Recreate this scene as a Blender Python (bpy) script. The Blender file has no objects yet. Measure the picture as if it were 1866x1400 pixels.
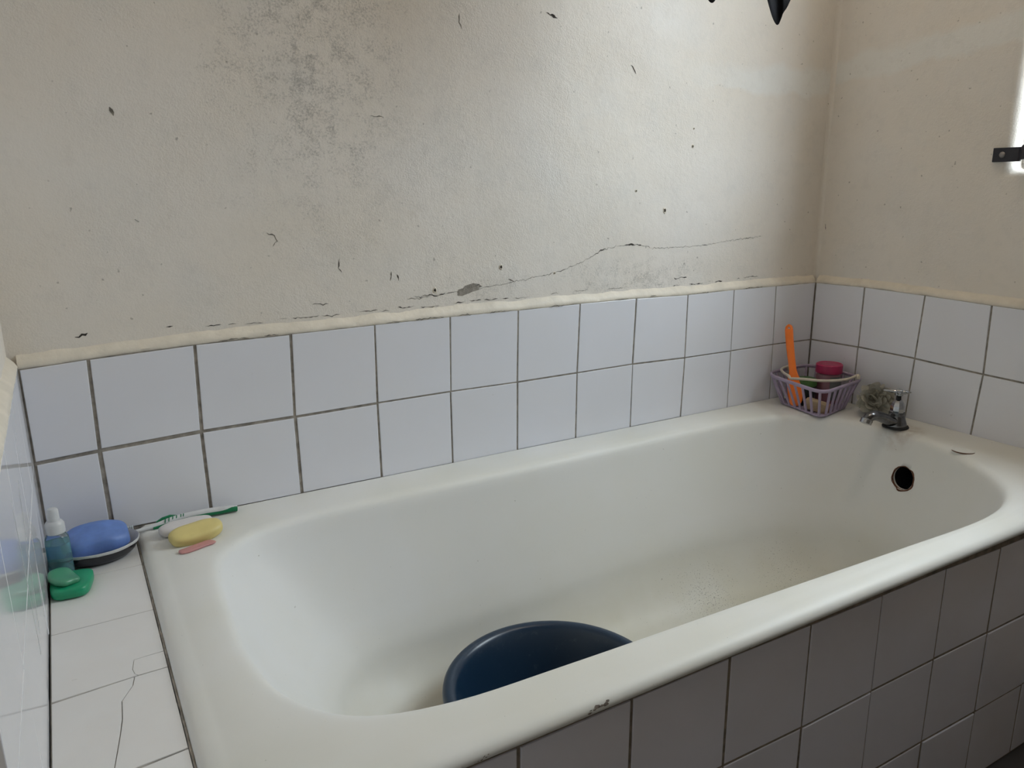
import bpy, bmesh, math, random
import numpy as np
from mathutils import Vector, Matrix, noise
random.seed(7)
S = bpy.context.scene
COL = S.collection
PI = math.pi

# ------------------------------------------------------------------ camera, world, light, exposure
cam_data = bpy.data.cameras.new('camera')
cam_data.sensor_width = 36.0
cam_data.lens = 36.0 * 1402.7 / 1866.0
cam_data.clip_start = 0.01
cam = bpy.data.objects.new('camera', cam_data)
COL.objects.link(cam)
cam.matrix_world = Matrix((
    (0.86301129, 0.13205201, -0.48762053, -1.55659578),
    (-0.50511427, 0.20944535, -0.83725278, -1.33368165),
    (-0.00843106, 0.96886269, 0.24745505, 1.04152678),
    (0, 0, 0, 1)))
S.camera = cam

WIN_Y0, WIN_Y1, WIN_Z0, WIN_Z1 = -0.437, -0.95, 1.068, 2.20      # window opening in the right wall

world = bpy.data.worlds.new('overcast_sky')
S.world = world
world.use_nodes = True
wn = world.node_tree.nodes
bg = wn['Background']
wt = world.node_tree
# overcast sky: brighter towards the zenith, dim ground below the horizon
geo = wt.nodes.new('ShaderNodeTexCoord')
sep = wt.nodes.new('ShaderNodeSeparateXYZ')
wt.links.new(geo.outputs['Generated'], sep.inputs[0])
mr = wt.nodes.new('ShaderNodeValToRGB')
wt.links.new(sep.outputs['Z'], mr.inputs[0])
cr = mr.color_ramp
cr.elements[0].position = 0.0
cr.elements[0].color = (0.08, 0.075, 0.07, 1)
cr.elements[1].position = 1.0
cr.elements[1].color = (0.86, 0.935, 1.0, 1)
e = cr.elements.new(0.02)
e.color = (0.40, 0.435, 0.47, 1)
wt.links.new(mr.outputs[0], bg.inputs['Color'])
bg.inputs['Strength'].default_value = 12.3

WXP = 0.164
portal = bpy.data.lights.new('window_portal', 'AREA')             # only guides sampling of the sky, gives no light itself
portal.shape = 'RECTANGLE'
portal.size = WIN_Z1 - WIN_Z0
portal.size_y = WIN_Y0 - WIN_Y1
portal.cycles.is_portal = True
po = bpy.data.objects.new('window_portal', portal)
COL.objects.link(po)
po.location = (WXP, (WIN_Y0 + WIN_Y1) / 2, (WIN_Z0 + WIN_Z1) / 2)
po.rotation_euler = Vector((-1, 0, 0)).to_track_quat('-Z', 'Z').to_euler()

vs = S.view_settings
vs.view_transform = 'Standard'
vs.look = 'None'
vs.gamma = 1
vs.use_curve_mapping = False
vs.exposure = 0.9
S.cycles.max_bounces = 14
S.cycles.diffuse_bounces = 8
S.cycles.transparent_max_bounces = 12
S.cycles.caustics_reflective = False

# ------------------------------------------------------------------ materials
class NT:
    def __init__(self, name):
        self.m = bpy.data.materials.new(name)
        self.m.use_nodes = True
        self.t = self.m.node_tree
        self.b = self.t.nodes['Principled BSDF']
        self.tc = None

    def n(self, kind, **kw):
        nd = self.t.nodes.new(kind)
        for k, v in kw.items():
            if k in ('operation', 'blend_type', 'data_type', 'feature', 'noise_dimensions', 'interpolation_type'):
                setattr(nd, k, v)
            else:
                key = int(k[1:]) if k[0] == 'i' and k[1:].isdigit() else k.replace('_', ' ')
                self.put(nd.inputs[key], v)
        return nd

    def put(self, sock, v):
        if hasattr(v, 'is_output') or hasattr(v, 'is_linked'):
            self.t.links.new(v, sock)
        elif isinstance(v, tuple) and len(v) == 3 and sock.type == 'RGBA':
            sock.default_value = (*v, 1)
        else:
            sock.default_value = v

    def obj(self):
        if not self.tc:
            self.tc = self.t.nodes.new('ShaderNodeTexCoord')
        return self.tc.outputs['Object']

    def noise(self, scale, detail=4, rough=0.55, vec=None):
        return self.n('ShaderNodeTexNoise', Vector=vec or self.obj(), Scale=scale, Detail=float(detail), Roughness=rough).outputs['Fac']

    def ramp(self, v, a, b, lo=0.0, hi=1.0):
        nd = self.n('ShaderNodeMapRange', i0=v, i1=a, i2=b, i3=lo, i4=hi)
        return nd.outputs[0]

    def mul(self, a, b, op='MULTIPLY'):
        return self.n('ShaderNodeMath', operation=op, i0=a, i1=b).outputs[0]

    def mix(self, f, a, b):
        nd = self.n('ShaderNodeMix', data_type='RGBA')
        self.put(nd.inputs[0], f)
        self.put(nd.inputs[6], a)
        self.put(nd.inputs[7], b)
        return nd.outputs[2]

    def blob(self, c, r, squash=(1, 1, 1)):
        """1 at point c falling to 0 at distance r (object space)"""
        sub = self.n('ShaderNodeVectorMath', operation='SUBTRACT', i0=self.obj(), i1=c).outputs[0]
        sc = self.n('ShaderNodeVectorMath', operation='MULTIPLY', i0=sub, i1=squash).outputs[0]
        ln = self.n('ShaderNodeVectorMath', operation='LENGTH', i0=sc).outputs['Value']
        return self.ramp(ln, 0.0, r, 1.0, 0.0)

    def xyz(self):
        return self.n('ShaderNodeSeparateXYZ', i0=self.obj()).outputs

    def bump(self, h, strength, dist):
        self.put(self.b.inputs['Normal'], self.n('ShaderNodeBump', Height=h, Strength=strength, Distance=dist).outputs[0])

    def set(self, **kw):
        for k, v in kw.items():
            self.put(self.b.inputs[k.replace('_', ' ')], v)
        return self


def flat(name, col, rough=0.5, metal=0.0, var=0.08, scale=30, bump=0.0, **kw):
    """simple material with a little procedural unevenness in its colour"""
    t = NT(name)
    c2 = tuple(max(0, c * (1 - var * 2)) for c in col)
    f = t.ramp(t.noise(scale, 3), 0.35, 0.7)
    t.set(Base_Color=t.mix(f, col, c2), Roughness=rough, Metallic=metal, **kw)
    if bump:
        t.bump(t.noise(scale * 4, 3), bump, 0.002)
    return t.m


def plaster(name, spots, band=None):
    t = NT(name)
    base = t.mix(t.ramp(t.noise(2.2, 3), 0.35, 0.68), (0.73, 0.675, 0.60), (0.765, 0.73, 0.69))
    base = t.mix(t.ramp(t.noise(7.0, 5), 0.5, 0.8, 0, 0.5), base, (0.68, 0.67, 0.65))
    if band:                                  # paler strip of filler smeared across the wall
        xs = t.xyz()
        zz = t.mul(xs['Z'], t.mul(t.noise(9, 4), 0.07), 'ADD')
        if band[1] is not None:
            zz = t.mul(zz, t.mul(xs['Y'], band[1]), 'ADD')
        up = t.ramp(zz, band[0] - 0.034, band[0] - 0.022)
        dn = t.ramp(zz, band[0] + 0.034, band[0] + 0.016)
        f = t.mul(t.mul(up, dn), 0.75)
        if band[2] is not None:
            f = t.mul(f, t.ramp(xs['X'], band[2], band[2] + 0.25))
        base = t.mix(f, base, (0.765, 0.765, 0.74))
    base = t.mix(t.ramp(t.noise(34, 5, 0.7), 0.5, 0.78, 0, 0.28), base, (0.55, 0.53, 0.50))
    fine = t.noise(260, 5, 0.8)
    mid = t.noise(38, 5, 0.65)
    dirt = None
    for c, r, sq, amt in spots:
        g = t.blob(c, r, sq)
        g = t.mul(g, t.ramp(mid, 0.35, 0.75))
        sp = t.ramp(t.mul(fine, t.mul(g, 0.36), 'ADD'), 0.58, 0.92, 0, amt)
        sp = t.mul(sp, t.ramp(g, 0.0, 0.25))
        dirt = sp if dirt is None else t.mul(dirt, sp, 'MAXIMUM')
    if dirt is not None:
        base = t.mix(dirt, base, (0.19, 0.185, 0.17))
    pin = t.ramp(t.noise(95, 1, 0.4), 0.755, 0.80, 0, 0.55)
    base = t.mix(pin, base, (0.2, 0.18, 0.15))
    t.set(Base_Color=base, Roughness=t.ramp(mid, 0.3, 0.7, 0.36, 0.5), Specular_IOR_Level=0.42)
    rough_area = t.ramp(t.noise(5.5, 3), 0.35, 0.65, 0.25, 1.0)
    h = t.mul(t.mul(t.noise(330, 3), 0.45), t.mul(t.noise(120, 5, 0.7), 0.8), 'ADD')
    h = t.mul(h, rough_area)
    h = t.mul(h, t.mul(t.noise(9, 4), 1.2), 'ADD')
    t.bump(h, 0.5, 0.0036)
    return t.m


def glazed(name, col, warm, rough=0.12, rvar=0.12):
    t = NT(name)
    f = t.ramp(t.noise(6, 4), 0.4, 0.75)
    c = t.mix(f, col, warm)
    c = t.mix(t.ramp(t.noise(55, 2), 0.76, 0.82, 0, 0.35), c, (0.35, 0.31, 0.25))
    t.set(Base_Color=c, Roughness=t.ramp(t.noise(14, 4), 0.3, 0.8, rough, rough + rvar), Specular_IOR_Level=0.5)
    t.bump(t.noise(7, 2), 0.12, 0.01)
    return t.m


M = {}
M['plaster_back'] = plaster('plaster_back', [
    ((-1.15, 0.012, 1.25), 0.34, (1.3, 1, 0.8), 0.85),
    ((-1.05, 0.012, 1.10), 0.5, (1, 1, 1), 0.24),
    ((-0.45, 0.012, 0.845), 0.34, (1, 1, 5.0), 0.75),
    ((-0.86, 0.012, 0.85), 0.2, (1, 1, 4.0), 0.6)], (1.315, None, -0.35))
M['plaster_right'] = plaster('plaster_right', [], (1.345, 0.10, None))
M['plaster'] = plaster('plaster', [])
M['tile'] = glazed('glazed_white_tile', (0.73, 0.74, 0.795), (0.72, 0.725, 0.765))
M['tile_panel'] = glazed('glazed_panel_tile', (0.69, 0.69, 0.765), (0.66, 0.65, 0.70), 0.25, 0.02)
M['tile_left'] = flat('smooth_glazed_tile', (0.735, 0.735, 0.765), 0.07, var=0.02, scale=5)
t = NT('glazed_ledge_tile')
c = t.mix(t.ramp(t.noise(8, 4), 0.4, 0.75), (0.72, 0.71, 0.695), (0.69, 0.67, 0.645))
c = t.mix(t.ramp(t.noise(40, 4), 0.72, 0.82, 0, 0.4), c, (0.33, 0.30, 0.26))
t.set(Base_Color=c, Roughness=0.3)
t.bump(t.noise(10, 3), 0.15, 0.006)
M['tile_ledge'] = t.m
M['grout'] = flat('grey_brown_grout', (0.36, 0.325, 0.28), 0.9, var=0.25, scale=60, bump=0.4)
M['grout_dark'] = flat('dark_brown_grout', (0.27, 0.225, 0.18), 0.9, var=0.25, scale=60, bump=0.4)
M['grout_light'] = flat('pale_ledge_grout', (0.40, 0.375, 0.34), 0.9, var=0.3, scale=25, bump=0.3)
M['caulk'] = flat('cream_mortar_fillet', (0.76, 0.70, 0.60), 0.55, var=0.07, scale=25, bump=0.5)
M['crack'] = flat('dark_crack', (0.05, 0.042, 0.035), 0.95, var=0.2, scale=120)
M['crack_soft'] = flat('faint_crack', (0.24, 0.22, 0.19), 0.95, var=0.3, scale=90)

# enamel of the bath: yellowed low down and on the rim, specks of dirt near the bottom
t = NT('bath_enamel')
x, y, z = t.xyz()
c = t.mix(t.ramp(t.noise(3.0, 4), 0.35, 0.7), (0.735, 0.74, 0.735), (0.715, 0.712, 0.675))
low = t.mul(t.ramp(z, 0.30, 0.12), t.ramp(t.noise(5, 4), 0.3, 0.6, 0.5, 1))
c = t.mix(t.mul(low, 0.75), c, (0.53, 0.50, 0.38))
rimst = t.mul(t.ramp(z, 0.485, 0.50), t.ramp(t.noise(4, 2), 0.4, 0.7, 0.1, 0.45))
c = t.mix(rimst, c, (0.60, 0.59, 0.49))
sp = None
for p, r in (((0.0, -0.2, 0.13), 0.15), ((-0.40, -0.2, 0.13), 0.17), ((-0.16, -0.2, 0.12), 0.16)):
    g = t.blob(p, r)
    sp = g if sp is None else t.mul(sp, g, 'MAXIMUM')
sp = t.ramp(t.mul(t.noise(420, 2, 0.6), t.mul(sp, 0.17), 'ADD'), 0.755, 0.80, 0, 0.9)
c = t.mix(sp, c, (0.06, 0.05, 0.04))
rust = t.mul(t.blob((0.050, -0.335, 0.5), 0.06), t.ramp(t.noise(40, 4), 0.35, 0.65))
c = t.mix(t.mul(rust, 0.8), c, (0.27, 0.17, 0.10))
chip = t.ramp(t.noise(120, 1), 0.80, 0.83, 0, 0.5)
c = t.mix(chip, c, (0.2, 0.17, 0.14))
t.set(Base_Color=c, Roughness=0.48, Specular_IOR_Level=0.32)
M['enamel'] = t.m

M['rust'] = flat('rust', (0.16, 0.065, 0.035), 0.9, var=0.3, scale=150, bump=0.6)
M['black_hole'] = flat('black_pipe', (0.006, 0.006, 0.007), 0.8, var=0.1)
M['chrome'] = flat('worn_chrome', (0.50, 0.51, 0.53), 0.10, 1.0, var=0.15, scale=60)
M['chrome_dull'] = flat('dull_chrome', (0.21, 0.21, 0.22), 0.22, 1.0, var=0.2, scale=60)
M['black_rubber'] = flat('black_rubber', (0.012, 0.011, 0.012), 0.75)
M['black_steel'] = flat('black_painted_steel', (0.014, 0.013, 0.022), 0.45, var=0.15)
M['screw'] = flat('grey_screw', (0.30, 0.28, 0.27), 0.45, 0.6)
M['steel_frame'] = flat('white_window_frame', (0.62, 0.62, 0.61), 0.4)
M['navy'] = NT('navy_plastic')
t = M['navy']
scr = t.ramp(t.noise(40, 7, 0.75), 0.58, 0.74, 0, 0.3)
t.set(Base_Color=t.mix(scr, (0.007, 0.024, 0.052), (0.11, 0.13, 0.15)), Roughness=0.3)
M['navy'] = t.m
M['lilac'] = flat('lilac_plastic', (0.38, 0.31, 0.43), 0.45, var=0.1)
M['cream_plastic'] = flat('cream_plastic', (0.66, 0.60, 0.50), 0.4)
M['orange'] = flat('orange_plastic', (0.95, 0.215, 0.025), 0.42, var=0.05)
M['pink_lid'] = flat('magenta_lid', (0.42, 0.022, 0.10), 0.4)
M['jar_body'] = flat('rosy_jar', (0.24, 0.11, 0.14), 0.3)
M['jar_label'] = flat('grey_label', (0.15, 0.155, 0.16), 0.35, var=0.2)
M['green_band'] = flat('mid_green_plastic', (0.06, 0.15, 0.035), 0.45)
M['green_dark'] = flat('dark_green_plastic', (0.010, 0.017, 0.013), 0.4)
M['tan_soap'] = flat('tan_soap', (0.42, 0.31, 0.19), 0.7, var=0.15, bump=0.3)
M['salmon'] = flat('salmon_end', (0.47, 0.25, 0.18), 0.7, var=0.15)
M['cloth'] = flat('black_cloth', (0.010, 0.010, 0.016), 0.9, var=0.2, scale=60, bump=0.3)
M['blue_soap'] = flat('blue_soap', (0.15, 0.265, 0.63), 0.5, var=0.13, scale=28, bump=0.15, Subsurface_Weight=0.1, Subsurface_Scale=0.01)
M['white_soap'] = flat('white_soap', (0.68, 0.65, 0.64), 0.5, var=0.04)
M['yellow_soap'] = flat('yellow_soap', (0.69, 0.58, 0.23), 0.45, var=0.06)
M['pink_soap'] = flat('pink_soap', (0.56, 0.27, 0.26), 0.5, var=0.06)
M['green_soap'] = flat('green_soap', (0.012, 0.30, 0.145), 0.35, var=0.05, Subsurface_Weight=0.1, Subsurface_Scale=0.01)
M['pale_green_soap'] = flat('pale_green_soap', (0.10, 0.40, 0.23), 0.3, var=0.08, Transmission_Weight=0.25)
M['dish_outside'] = flat('black_glaze', (0.012, 0.012, 0.02), 0.25)
M['dish_inside'] = flat('white_glaze', (0.62, 0.62, 0.62), 0.3)
M['brush_white'] = flat('white_brush_plastic', (0.66, 0.67, 0.68), 0.35)
M['brush_green'] = flat('green_brush_rubber', (0.0, 0.17, 0.065), 0.45)
M['brush_bristle'] = flat('bristle', (0.6, 0.65, 0.66), 0.6)
M['bottle_cap'] = flat('white_cap', (0.60, 0.615, 0.63), 0.4)
M['streak'] = flat('pale_dried_drip', (0.80, 0.81, 0.82), 0.6)

t = NT('pale_clear_plastic')
t.set(Base_Color=(0.80, 0.90, 0.92), Roughness=0.08, IOR=1.25, Transmission_Weight=0.95)
M['bottle_clear'] = t.m
t = NT('teal_liquid')
t.set(Base_Color=(0.30, 0.70, 0.77), Roughness=0.15, IOR=1.15, Transmission_Weight=0.75)
M['teal'] = t.m

t = NT('grey_mesh_net')
nz = t.noise(900, 2)
x, y, z = t.xyz()
t.set(Base_Color=t.mix(t.ramp(t.noise(60, 3), 0.3, 0.7), (0.66, 0.64, 0.57), (0.50, 0.485, 0.43)), Roughness=0.7, Alpha=t.ramp(nz, 0.3, 0.6, 0.75, 1.0))
M['net'] = t.m

# thin window glass: fresnel mix of clear and mirror
m = bpy.data.materials.new('window_glass')
m.use_nodes = True
tt = m.node_tree
tt.nodes.remove(tt.nodes['Principled BSDF'])
lw = tt.nodes.new('ShaderNodeLayerWeight')
lw.inputs['Blend'].default_value = 0.5
pw = tt.nodes.new('ShaderNodeMath')
pw.operation = 'POWER'
pw.inputs[1].default_value = 4.0
tt.links.new(lw.outputs['Facing'], pw.inputs[0])
fr = tt.nodes.new('ShaderNodeMath')
fr.operation = 'MULTIPLY_ADD'
fr.inputs[1].default_value = 0.35
fr.inputs[2].default_value = 0.04
tt.links.new(pw.outputs[0], fr.inputs[0])
gl = tt.nodes.new('ShaderNodeBsdfGlossy')
gl.inputs['Roughness'].default_value = 0.02
tr = tt.nodes.new('ShaderNodeBsdfTransparent')
tr.inputs['Color'].default_value = (0.93, 0.95, 0.95, 1)
mx = tt.nodes.new('ShaderNodeMixShader')
tt.links.new(fr.outputs[0], mx.inputs[0])
tt.links.new(tr.outputs[0], mx.inputs[1])
tt.links.new(gl.outputs[0], mx.inputs[2])
tt.links.new(mx.outputs[0], tt.nodes['Material Output'].inputs['Surface'])
M['glass'] = m


# ------------------------------------------------------------------ helpers
def link(name, me, mat=None, parent=None, loc=(0, 0, 0)):
    o = bpy.data.objects.new(name, me)
    COL.objects.link(o)
    o.location = loc
    if mat is not None:
        me.materials.append(M[mat] if isinstance(mat, str) else mat)
    if parent is not None:
        o.parent = parent
    return o


def build(name, bm, mat=None, parent=None, loc=(0, 0, 0), smooth=None):
    bmesh.ops.recalc_face_normals(bm, faces=bm.faces[:])
    me = bpy.data.meshes.new(name)
    bm.to_mesh(me)
    bm.free()
    if smooth is not None:
        for p in me.polygons:
            p.use_smooth = True
        if smooth < 180:
            me.set_sharp_from_angle(angle=math.radians(smooth))
    return link(name, me, mat, parent, loc)


def thing(name, label, cat, loc=(0, 0, 0), group=None):
    o = bpy.data.objects.new(name, None)
    COL.objects.link(o)
    o.location = loc
    o.empty_display_size = 0.02
    return tag(o, label, cat, group)


def tag(o, label, cat, group=None):
    o['label'] = label
    o['category'] = cat
    if group:
        o['group'] = group
    return o


def struct(o):
    o['kind'] = 'structure'
    return o


def box(bm, x0, x1, y0, y1, z0, z1, bev=0.0, seg=2):
    b2 = bmesh.new()
    bmesh.ops.create_cube(b2, size=1, matrix=Matrix.Translation(((x0 + x1) / 2, (y0 + y1) / 2, (z0 + z1) / 2)) @
                          Matrix.Diagonal((abs(x1 - x0), abs(y1 - y0), abs(z1 - z0), 1)))
    if bev:
        bmesh.ops.bevel(b2, geom=b2.edges[:], offset=bev, segments=seg, affect='EDGES', profile=0.6)
    merge(bm, b2)


def merge(bm, b2, mat=None):
    vm = {}
    for v in b2.verts:
        vm[v] = bm.verts.new(mat @ v.co if mat else v.co)
    for f in b2.faces:
        try:
            bm.faces.new([vm[v] for v in f.verts])
        except ValueError:
            pass
    b2.free()


def loft(bm, rings, closed=True, cap0=False, cap1=False):
    vr = [[bm.verts.new(p) for p in r] for r in rings]
    n = len(rings[0])
    for a, b in zip(vr, vr[1:]):
        for i in range(n if closed else n - 1):
            j = (i + 1) % n
            bm.faces.new((a[i], a[j], b[j], b[i]))
    if cap0:
        bm.faces.new(vr[0][::-1])
    if cap1:
        bm.faces.new(vr[-1])
    return vr


def lathe(bm, prof, n=32, mat=Matrix.Identity(4), cap0=True, cap1=True):
    rings = []
    for r, z in prof:
        rings.append([mat @ Vector((r * math.cos(2 * PI * i / n), r * math.sin(2 * PI * i / n), z)) for i in range(n)])
    return loft(bm, rings, True, cap0, cap1)


def smooth_path(pts, k=6, closed=False):
    P = [Vector(p) for p in pts]
    out = []
    n = len(P)
    rng = range(n) if closed else range(n - 1)
    for i in rng:
        if closed:
            a, b, c, d = P[i - 1], P[i], P[(i + 1) % n], P[(i + 2) % n]
        else:
            a, b, c, d = P[max(i - 1, 0)], P[i], P[i + 1], P[min(i + 2, n - 1)]
        for j in range(k):
            t = j / k
            out.append(0.5 * ((2 * b) + (c - a) * t + (2 * a - 5 * b + 4 * c - d) * t * t + (3 * b - a - 3 * c + d) * t ** 3))
    if not closed:
        out.append(P[-1])
    return out


def tube(bm, pts, r, n=8, closed=False, flatten=None):
    """sweep a circle (or an ellipse when flatten is given) along pts; r is a number or a list"""
    P = [Vector(p) for p in pts]
    m = len(P)
    rings = []
    up = None
    for i in range(m):
        if closed:
            d = P[(i + 1) % m] - P[i - 1]
        else:
            d = P[min(i + 1, m - 1)] - P[max(i - 1, 0)]
        d.normalize()
        if up is None:
            up = Vector((0, 0, 1)) if abs(d.z) < 0.9 else Vector((1, 0, 0))
        s = d.cross(up).normalized()
        u = s.cross(d).normalized()
        up = u
        rr = r[i] if isinstance(r, (list, tuple)) else r
        ra, rb = rr if isinstance(rr, tuple) else (rr, rr)
        rings.append([P[i] + s * (math.cos(2 * PI * k / n) * ra) + u * (math.sin(2 * PI * k / n) * rb) for k in range(n)])
    if closed:
        rings.append(rings[0])
        b2 = bmesh.new()
        loft(b2, rings)
        bmesh.ops.remove_doubles(b2, verts=b2.verts[:], dist=1e-7)
        merge(bm, b2)
    else:
        loft(bm, rings, True, True, True)


def superbar(a, b, h, e1=0.5, e2=0.6, nu=20, nv=36, warp=None):
    """rounded bar (superellipsoid) with half sizes a, b, h"""
    bm = bmesh.new()

    def sp(v, e):
        return math.copysign(abs(v) ** e, v)
    rings = []
    for i in range(1, nu):
        la = -PI / 2 + PI * i / nu
        ring = []
        for j in range(nv):
            lo = 2 * PI * j / nv
            p = Vector((a * sp(math.cos(la), e1) * sp(math.cos(lo), e2), b * sp(math.cos(la), e1) * sp(math.sin(lo), e2), h * sp(math.sin(la), e1)))
            ring.append(warp(p) if warp else p)
        rings.append(ring)
    loft(bm, rings, True, True, True)
    return bm


def tile_mesh(name, quad, normal, half, thick=0.008, bev=0.0009, parent=None, mat='tile', proud=0.0):
    """one glazed tile: quad = 4 corner points on the wall plane in order, shrunk by half a joint"""
    q = [Vector(p) for p in quad]
    n = Vector(normal)
    c = sum(q, Vector()) / 4
    # shrink along edges
    out = []
    for i in range(4):
        a, b = (q[(i + 1) % 4] - q[i]).normalized(), (q[i - 1] - q[i]).normalized()
        out.append(q[i] + (a + b) * half + n * proud)
    tilt = [random.uniform(-0.0004, 0.0004) for _ in range(4)]
    bm = bmesh.new()

    def inset(k, d):
        a, b = (out[(k + 1) % 4] - out[k]).normalized(), (out[k - 1] - out[k]).normalized()
        return out[k] + (a + b) * d
    back = [out[i] - n * thick for i in range(4)]
    side = [out[i] - n * (bev * 0.9 - tilt[i]) for i in range(4)]
    b2 = [inset(i, bev * 0.35) - n * (bev * 0.3 - tilt[i]) for i in range(4)]
    front = [inset(i, bev * 1.2) + n * tilt[i] for i in range(4)]
    loft(bm, [back, side, b2, front], True, True, True)
    o = build(name, bm, mat, parent)
    return o


def ribbon(bm, pts, w, n, lift=0.0004):
    """thin irregular strip along pts lying on a surface of normal n (for cracks)"""
    n = Vector(n)
    P = [Vector(p) for p in pts]
    m = len(P)
    L, R_ = [], []
    for i in range(m):
        d = (P[min(i + 1, m - 1)] - P[max(i - 1, 0)]).normalized()
        s = n.cross(d).normalized()
        ww = (w[i] if isinstance(w, list) else w) * random.uniform(0.4, 1.3)
        if i in (0, m - 1):
            ww *= 0.15
        L.append(P[i] + s * ww / 2 + n * lift)
        R_.append(P[i] - s * ww / 2 + n * lift)
    vl = [bm.verts.new(p) for p in L]
    vr = [bm.verts.new(p) for p in R_]
    vc = [bm.verts.new(p - n * lift * 0.2 + n * 0.0002) for p in P]
    for i in range(m - 1):
        bm.faces.new((vl[i], vc[i], vc[i + 1], vl[i + 1]))
        bm.faces.new((vc[i], vr[i], vr[i + 1], vc[i + 1]))


def jitter_path(pts, step, amp, n):
    """resample a polyline finely and make it wander"""
    out = []
    n = Vector(n)
    P = [Vector(p) for p in pts]
    for a, b in zip(P, P[1:]):
        k = max(1, int((b - a).length / step))
        d = (b - a).normalized()
        s = n.cross(d)
        for j in range(k):
            out.append(a.lerp(b, j / k) + s * random.gauss(0, amp))
    out.append(P[-1])
    return out


# ------------------------------------------------------------------ room shell
XL, XR = -1.63, 0.138          # tile faces left and right
PT = 0.012                     # tiles stand this far proud of the plaster
YF = -2.35                     # wall behind the camera
CEIL = 2.45

bm = bmesh.new()
box(bm, XL - 0.15, XR + 0.25, YF - 0.1, 0.15, -0.1, 0.0)
struct(build('floor', bm, flat('grey_floor', (0.07, 0.062, 0.06), 0.5, var=0.15, scale=8)))
bm = bmesh.new()
box(bm, XL - 0.15, XR + 0.25, YF - 0.1, 0.15, CEIL, CEIL + 0.1)
struct(build('ceiling', bm, flat('white_ceiling_board', (0.78, 0.75, 0.70), 0.7, var=0.05, scale=5)))
bm = bmesh.new()
box(bm, XL - PT - 0.1, XR + PT, PT, 0.15, 0, CEIL)
wall_back = struct(build('wall_back', bm, 'plaster_back'))
bm = bmesh.new()
box(bm, XL - PT - 0.15, XL - PT, YF, PT, 0, CEIL)
wall_left = struct(build('wall_left', bm, 'plaster'))
bm = bmesh.new()
box(bm, XL - PT - 0.15, XR + 0.22, YF - 0.1, YF, 0, CEIL)
struct(build('wall_front', bm, flat('brown_wall', (0.36, 0.32, 0.28), 0.7, var=0.1, scale=5)))

# right wall with a rounded window opening
WX = XR + PT
WT = 0.14


def rrect(y0, y1, z0, z1, r, n=8):
    pts = []
    for cy, cz, a0 in ((y1 - r, z1 - r, 0), (y0 + r, z1 - r, 90), (y0 + r, z0 + r, 180), (y1 - r, z0 + r, 270)):
        for k in range(n + 1):
            a = math.radians(a0 + 90 * k / n)
            pts.append((cy + r * math.cos(a), cz + r * math.sin(a)))
    # extra points along the straights
    out = []
    for i, p in enumerate(pts):
        q = pts[(i + 1) % len(pts)]
        d = math.hypot(q[0] - p[0], q[1] - p[1])
        k = max(1, int(d / 0.08))
        for j in range(k):
            out.append((p[0] + (q[0] - p[0]) * j / k, p[1] + (q[1] - p[1]) * j / k))
    return out


hole = rrect(WIN_Y1, WIN_Y0, WIN_Z0, WIN_Z1, 0.012, 5)
hc = ((WIN_Y0 + WIN_Y1) / 2, (WIN_Z0 + WIN_Z1) / 2)


def grow(pts, d):
    hy, hz = (WIN_Y0 - WIN_Y1) / 2, (WIN_Z1 - WIN_Z0) / 2
    return [(hc[0] + (p[0] - hc[0]) * (hy + d) / hy, hc[1] + (p[1] - hc[1]) * (hz + d) / hz) for p in pts]


def to_outer(p):
    """push a hole point out to the wall's rectangle"""
    y0, y1, z0, z1 = YF, 0.1, 0.0, CEIL
    hy, hz = (WIN_Y0 - WIN_Y1) / 2, (WIN_Z1 - WIN_Z0) / 2
    u, v = (p[0] - hc[0]) / hy, (p[1] - hc[1]) / hz
    k = 1 / max(abs(u), abs(v))
    u, v = u * k, v * k
    return (hc[0] + u * ((y1 - hc[0]) if u > 0 else (hc[0] - y0)), hc[1] + v * ((z1 - hc[1]) if v > 0 else (hc[1] - z0)))


def ringx(pts, x):
    return [Vector((x, p[0], p[1])) for p in pts]


bm = bmesh.new()
outer = [to_outer(p) for p in hole]
rings = [ringx(outer, WX + WT), ringx(outer, WX), ringx(grow(hole, 0.03), WX), ringx(grow(hole, 0.016), WX + 0.0006), ringx(grow(hole, 0.009), WX + 0.003),
         ringx(grow(hole, 0.003), WX + 0.009), ringx(grow(hole, 0.0), WX + 0.018), ringx(hole, WX + 0.060), ringx(grow(hole, 0.16), WX + WT)]
loft(bm, rings)
loft(bm, [ringx(grow(hole, 0.16), WX + WT), ringx(outer, WX + WT)])
bmesh.ops.remove_doubles(bm, verts=bm.verts[:], dist=1e-6)
wall_right = struct(build('wall_right', bm, 'plaster_right', smooth=40))

# window in the opening: steel frame, one mullion and a transom, glass panes
wx = WX + 0.052
win = struct(thing('window_1', 'white framed window in the wall at the tap end of the bath', 'window', (wx, hc[0], WIN_Z0)))
del win['category'], win['label']
W_, H_ = WIN_Y0 - WIN_Y1, WIN_Z1 - WIN_Z0
bm = bmesh.new()
fw = 0.012
box(bm, -0.01, 0.01, -W_ / 2, W_ / 2, 0.0, fw, 0.003)
box(bm, -0.01, 0.01, -W_ / 2, W_ / 2, H_ - fw, H_, 0.003)
box(bm, -0.01, 0.01, -W_ / 2, -W_ / 2 + fw, fw, H_ - fw, 0.003)
box(bm, -0.01, 0.01, W_ / 2 - fw, W_ / 2, fw, H_ - fw, 0.003)
build('window_frame', bm, 'steel_frame', win)
bm = bmesh.new()
box(bm, -0.002, 0.002, -W_ / 2 + fw - 0.004, W_ / 2 - fw + 0.004, fw - 0.004, H_ - fw + 0.004)
build('pane', bm, 'glass', win)

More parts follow.
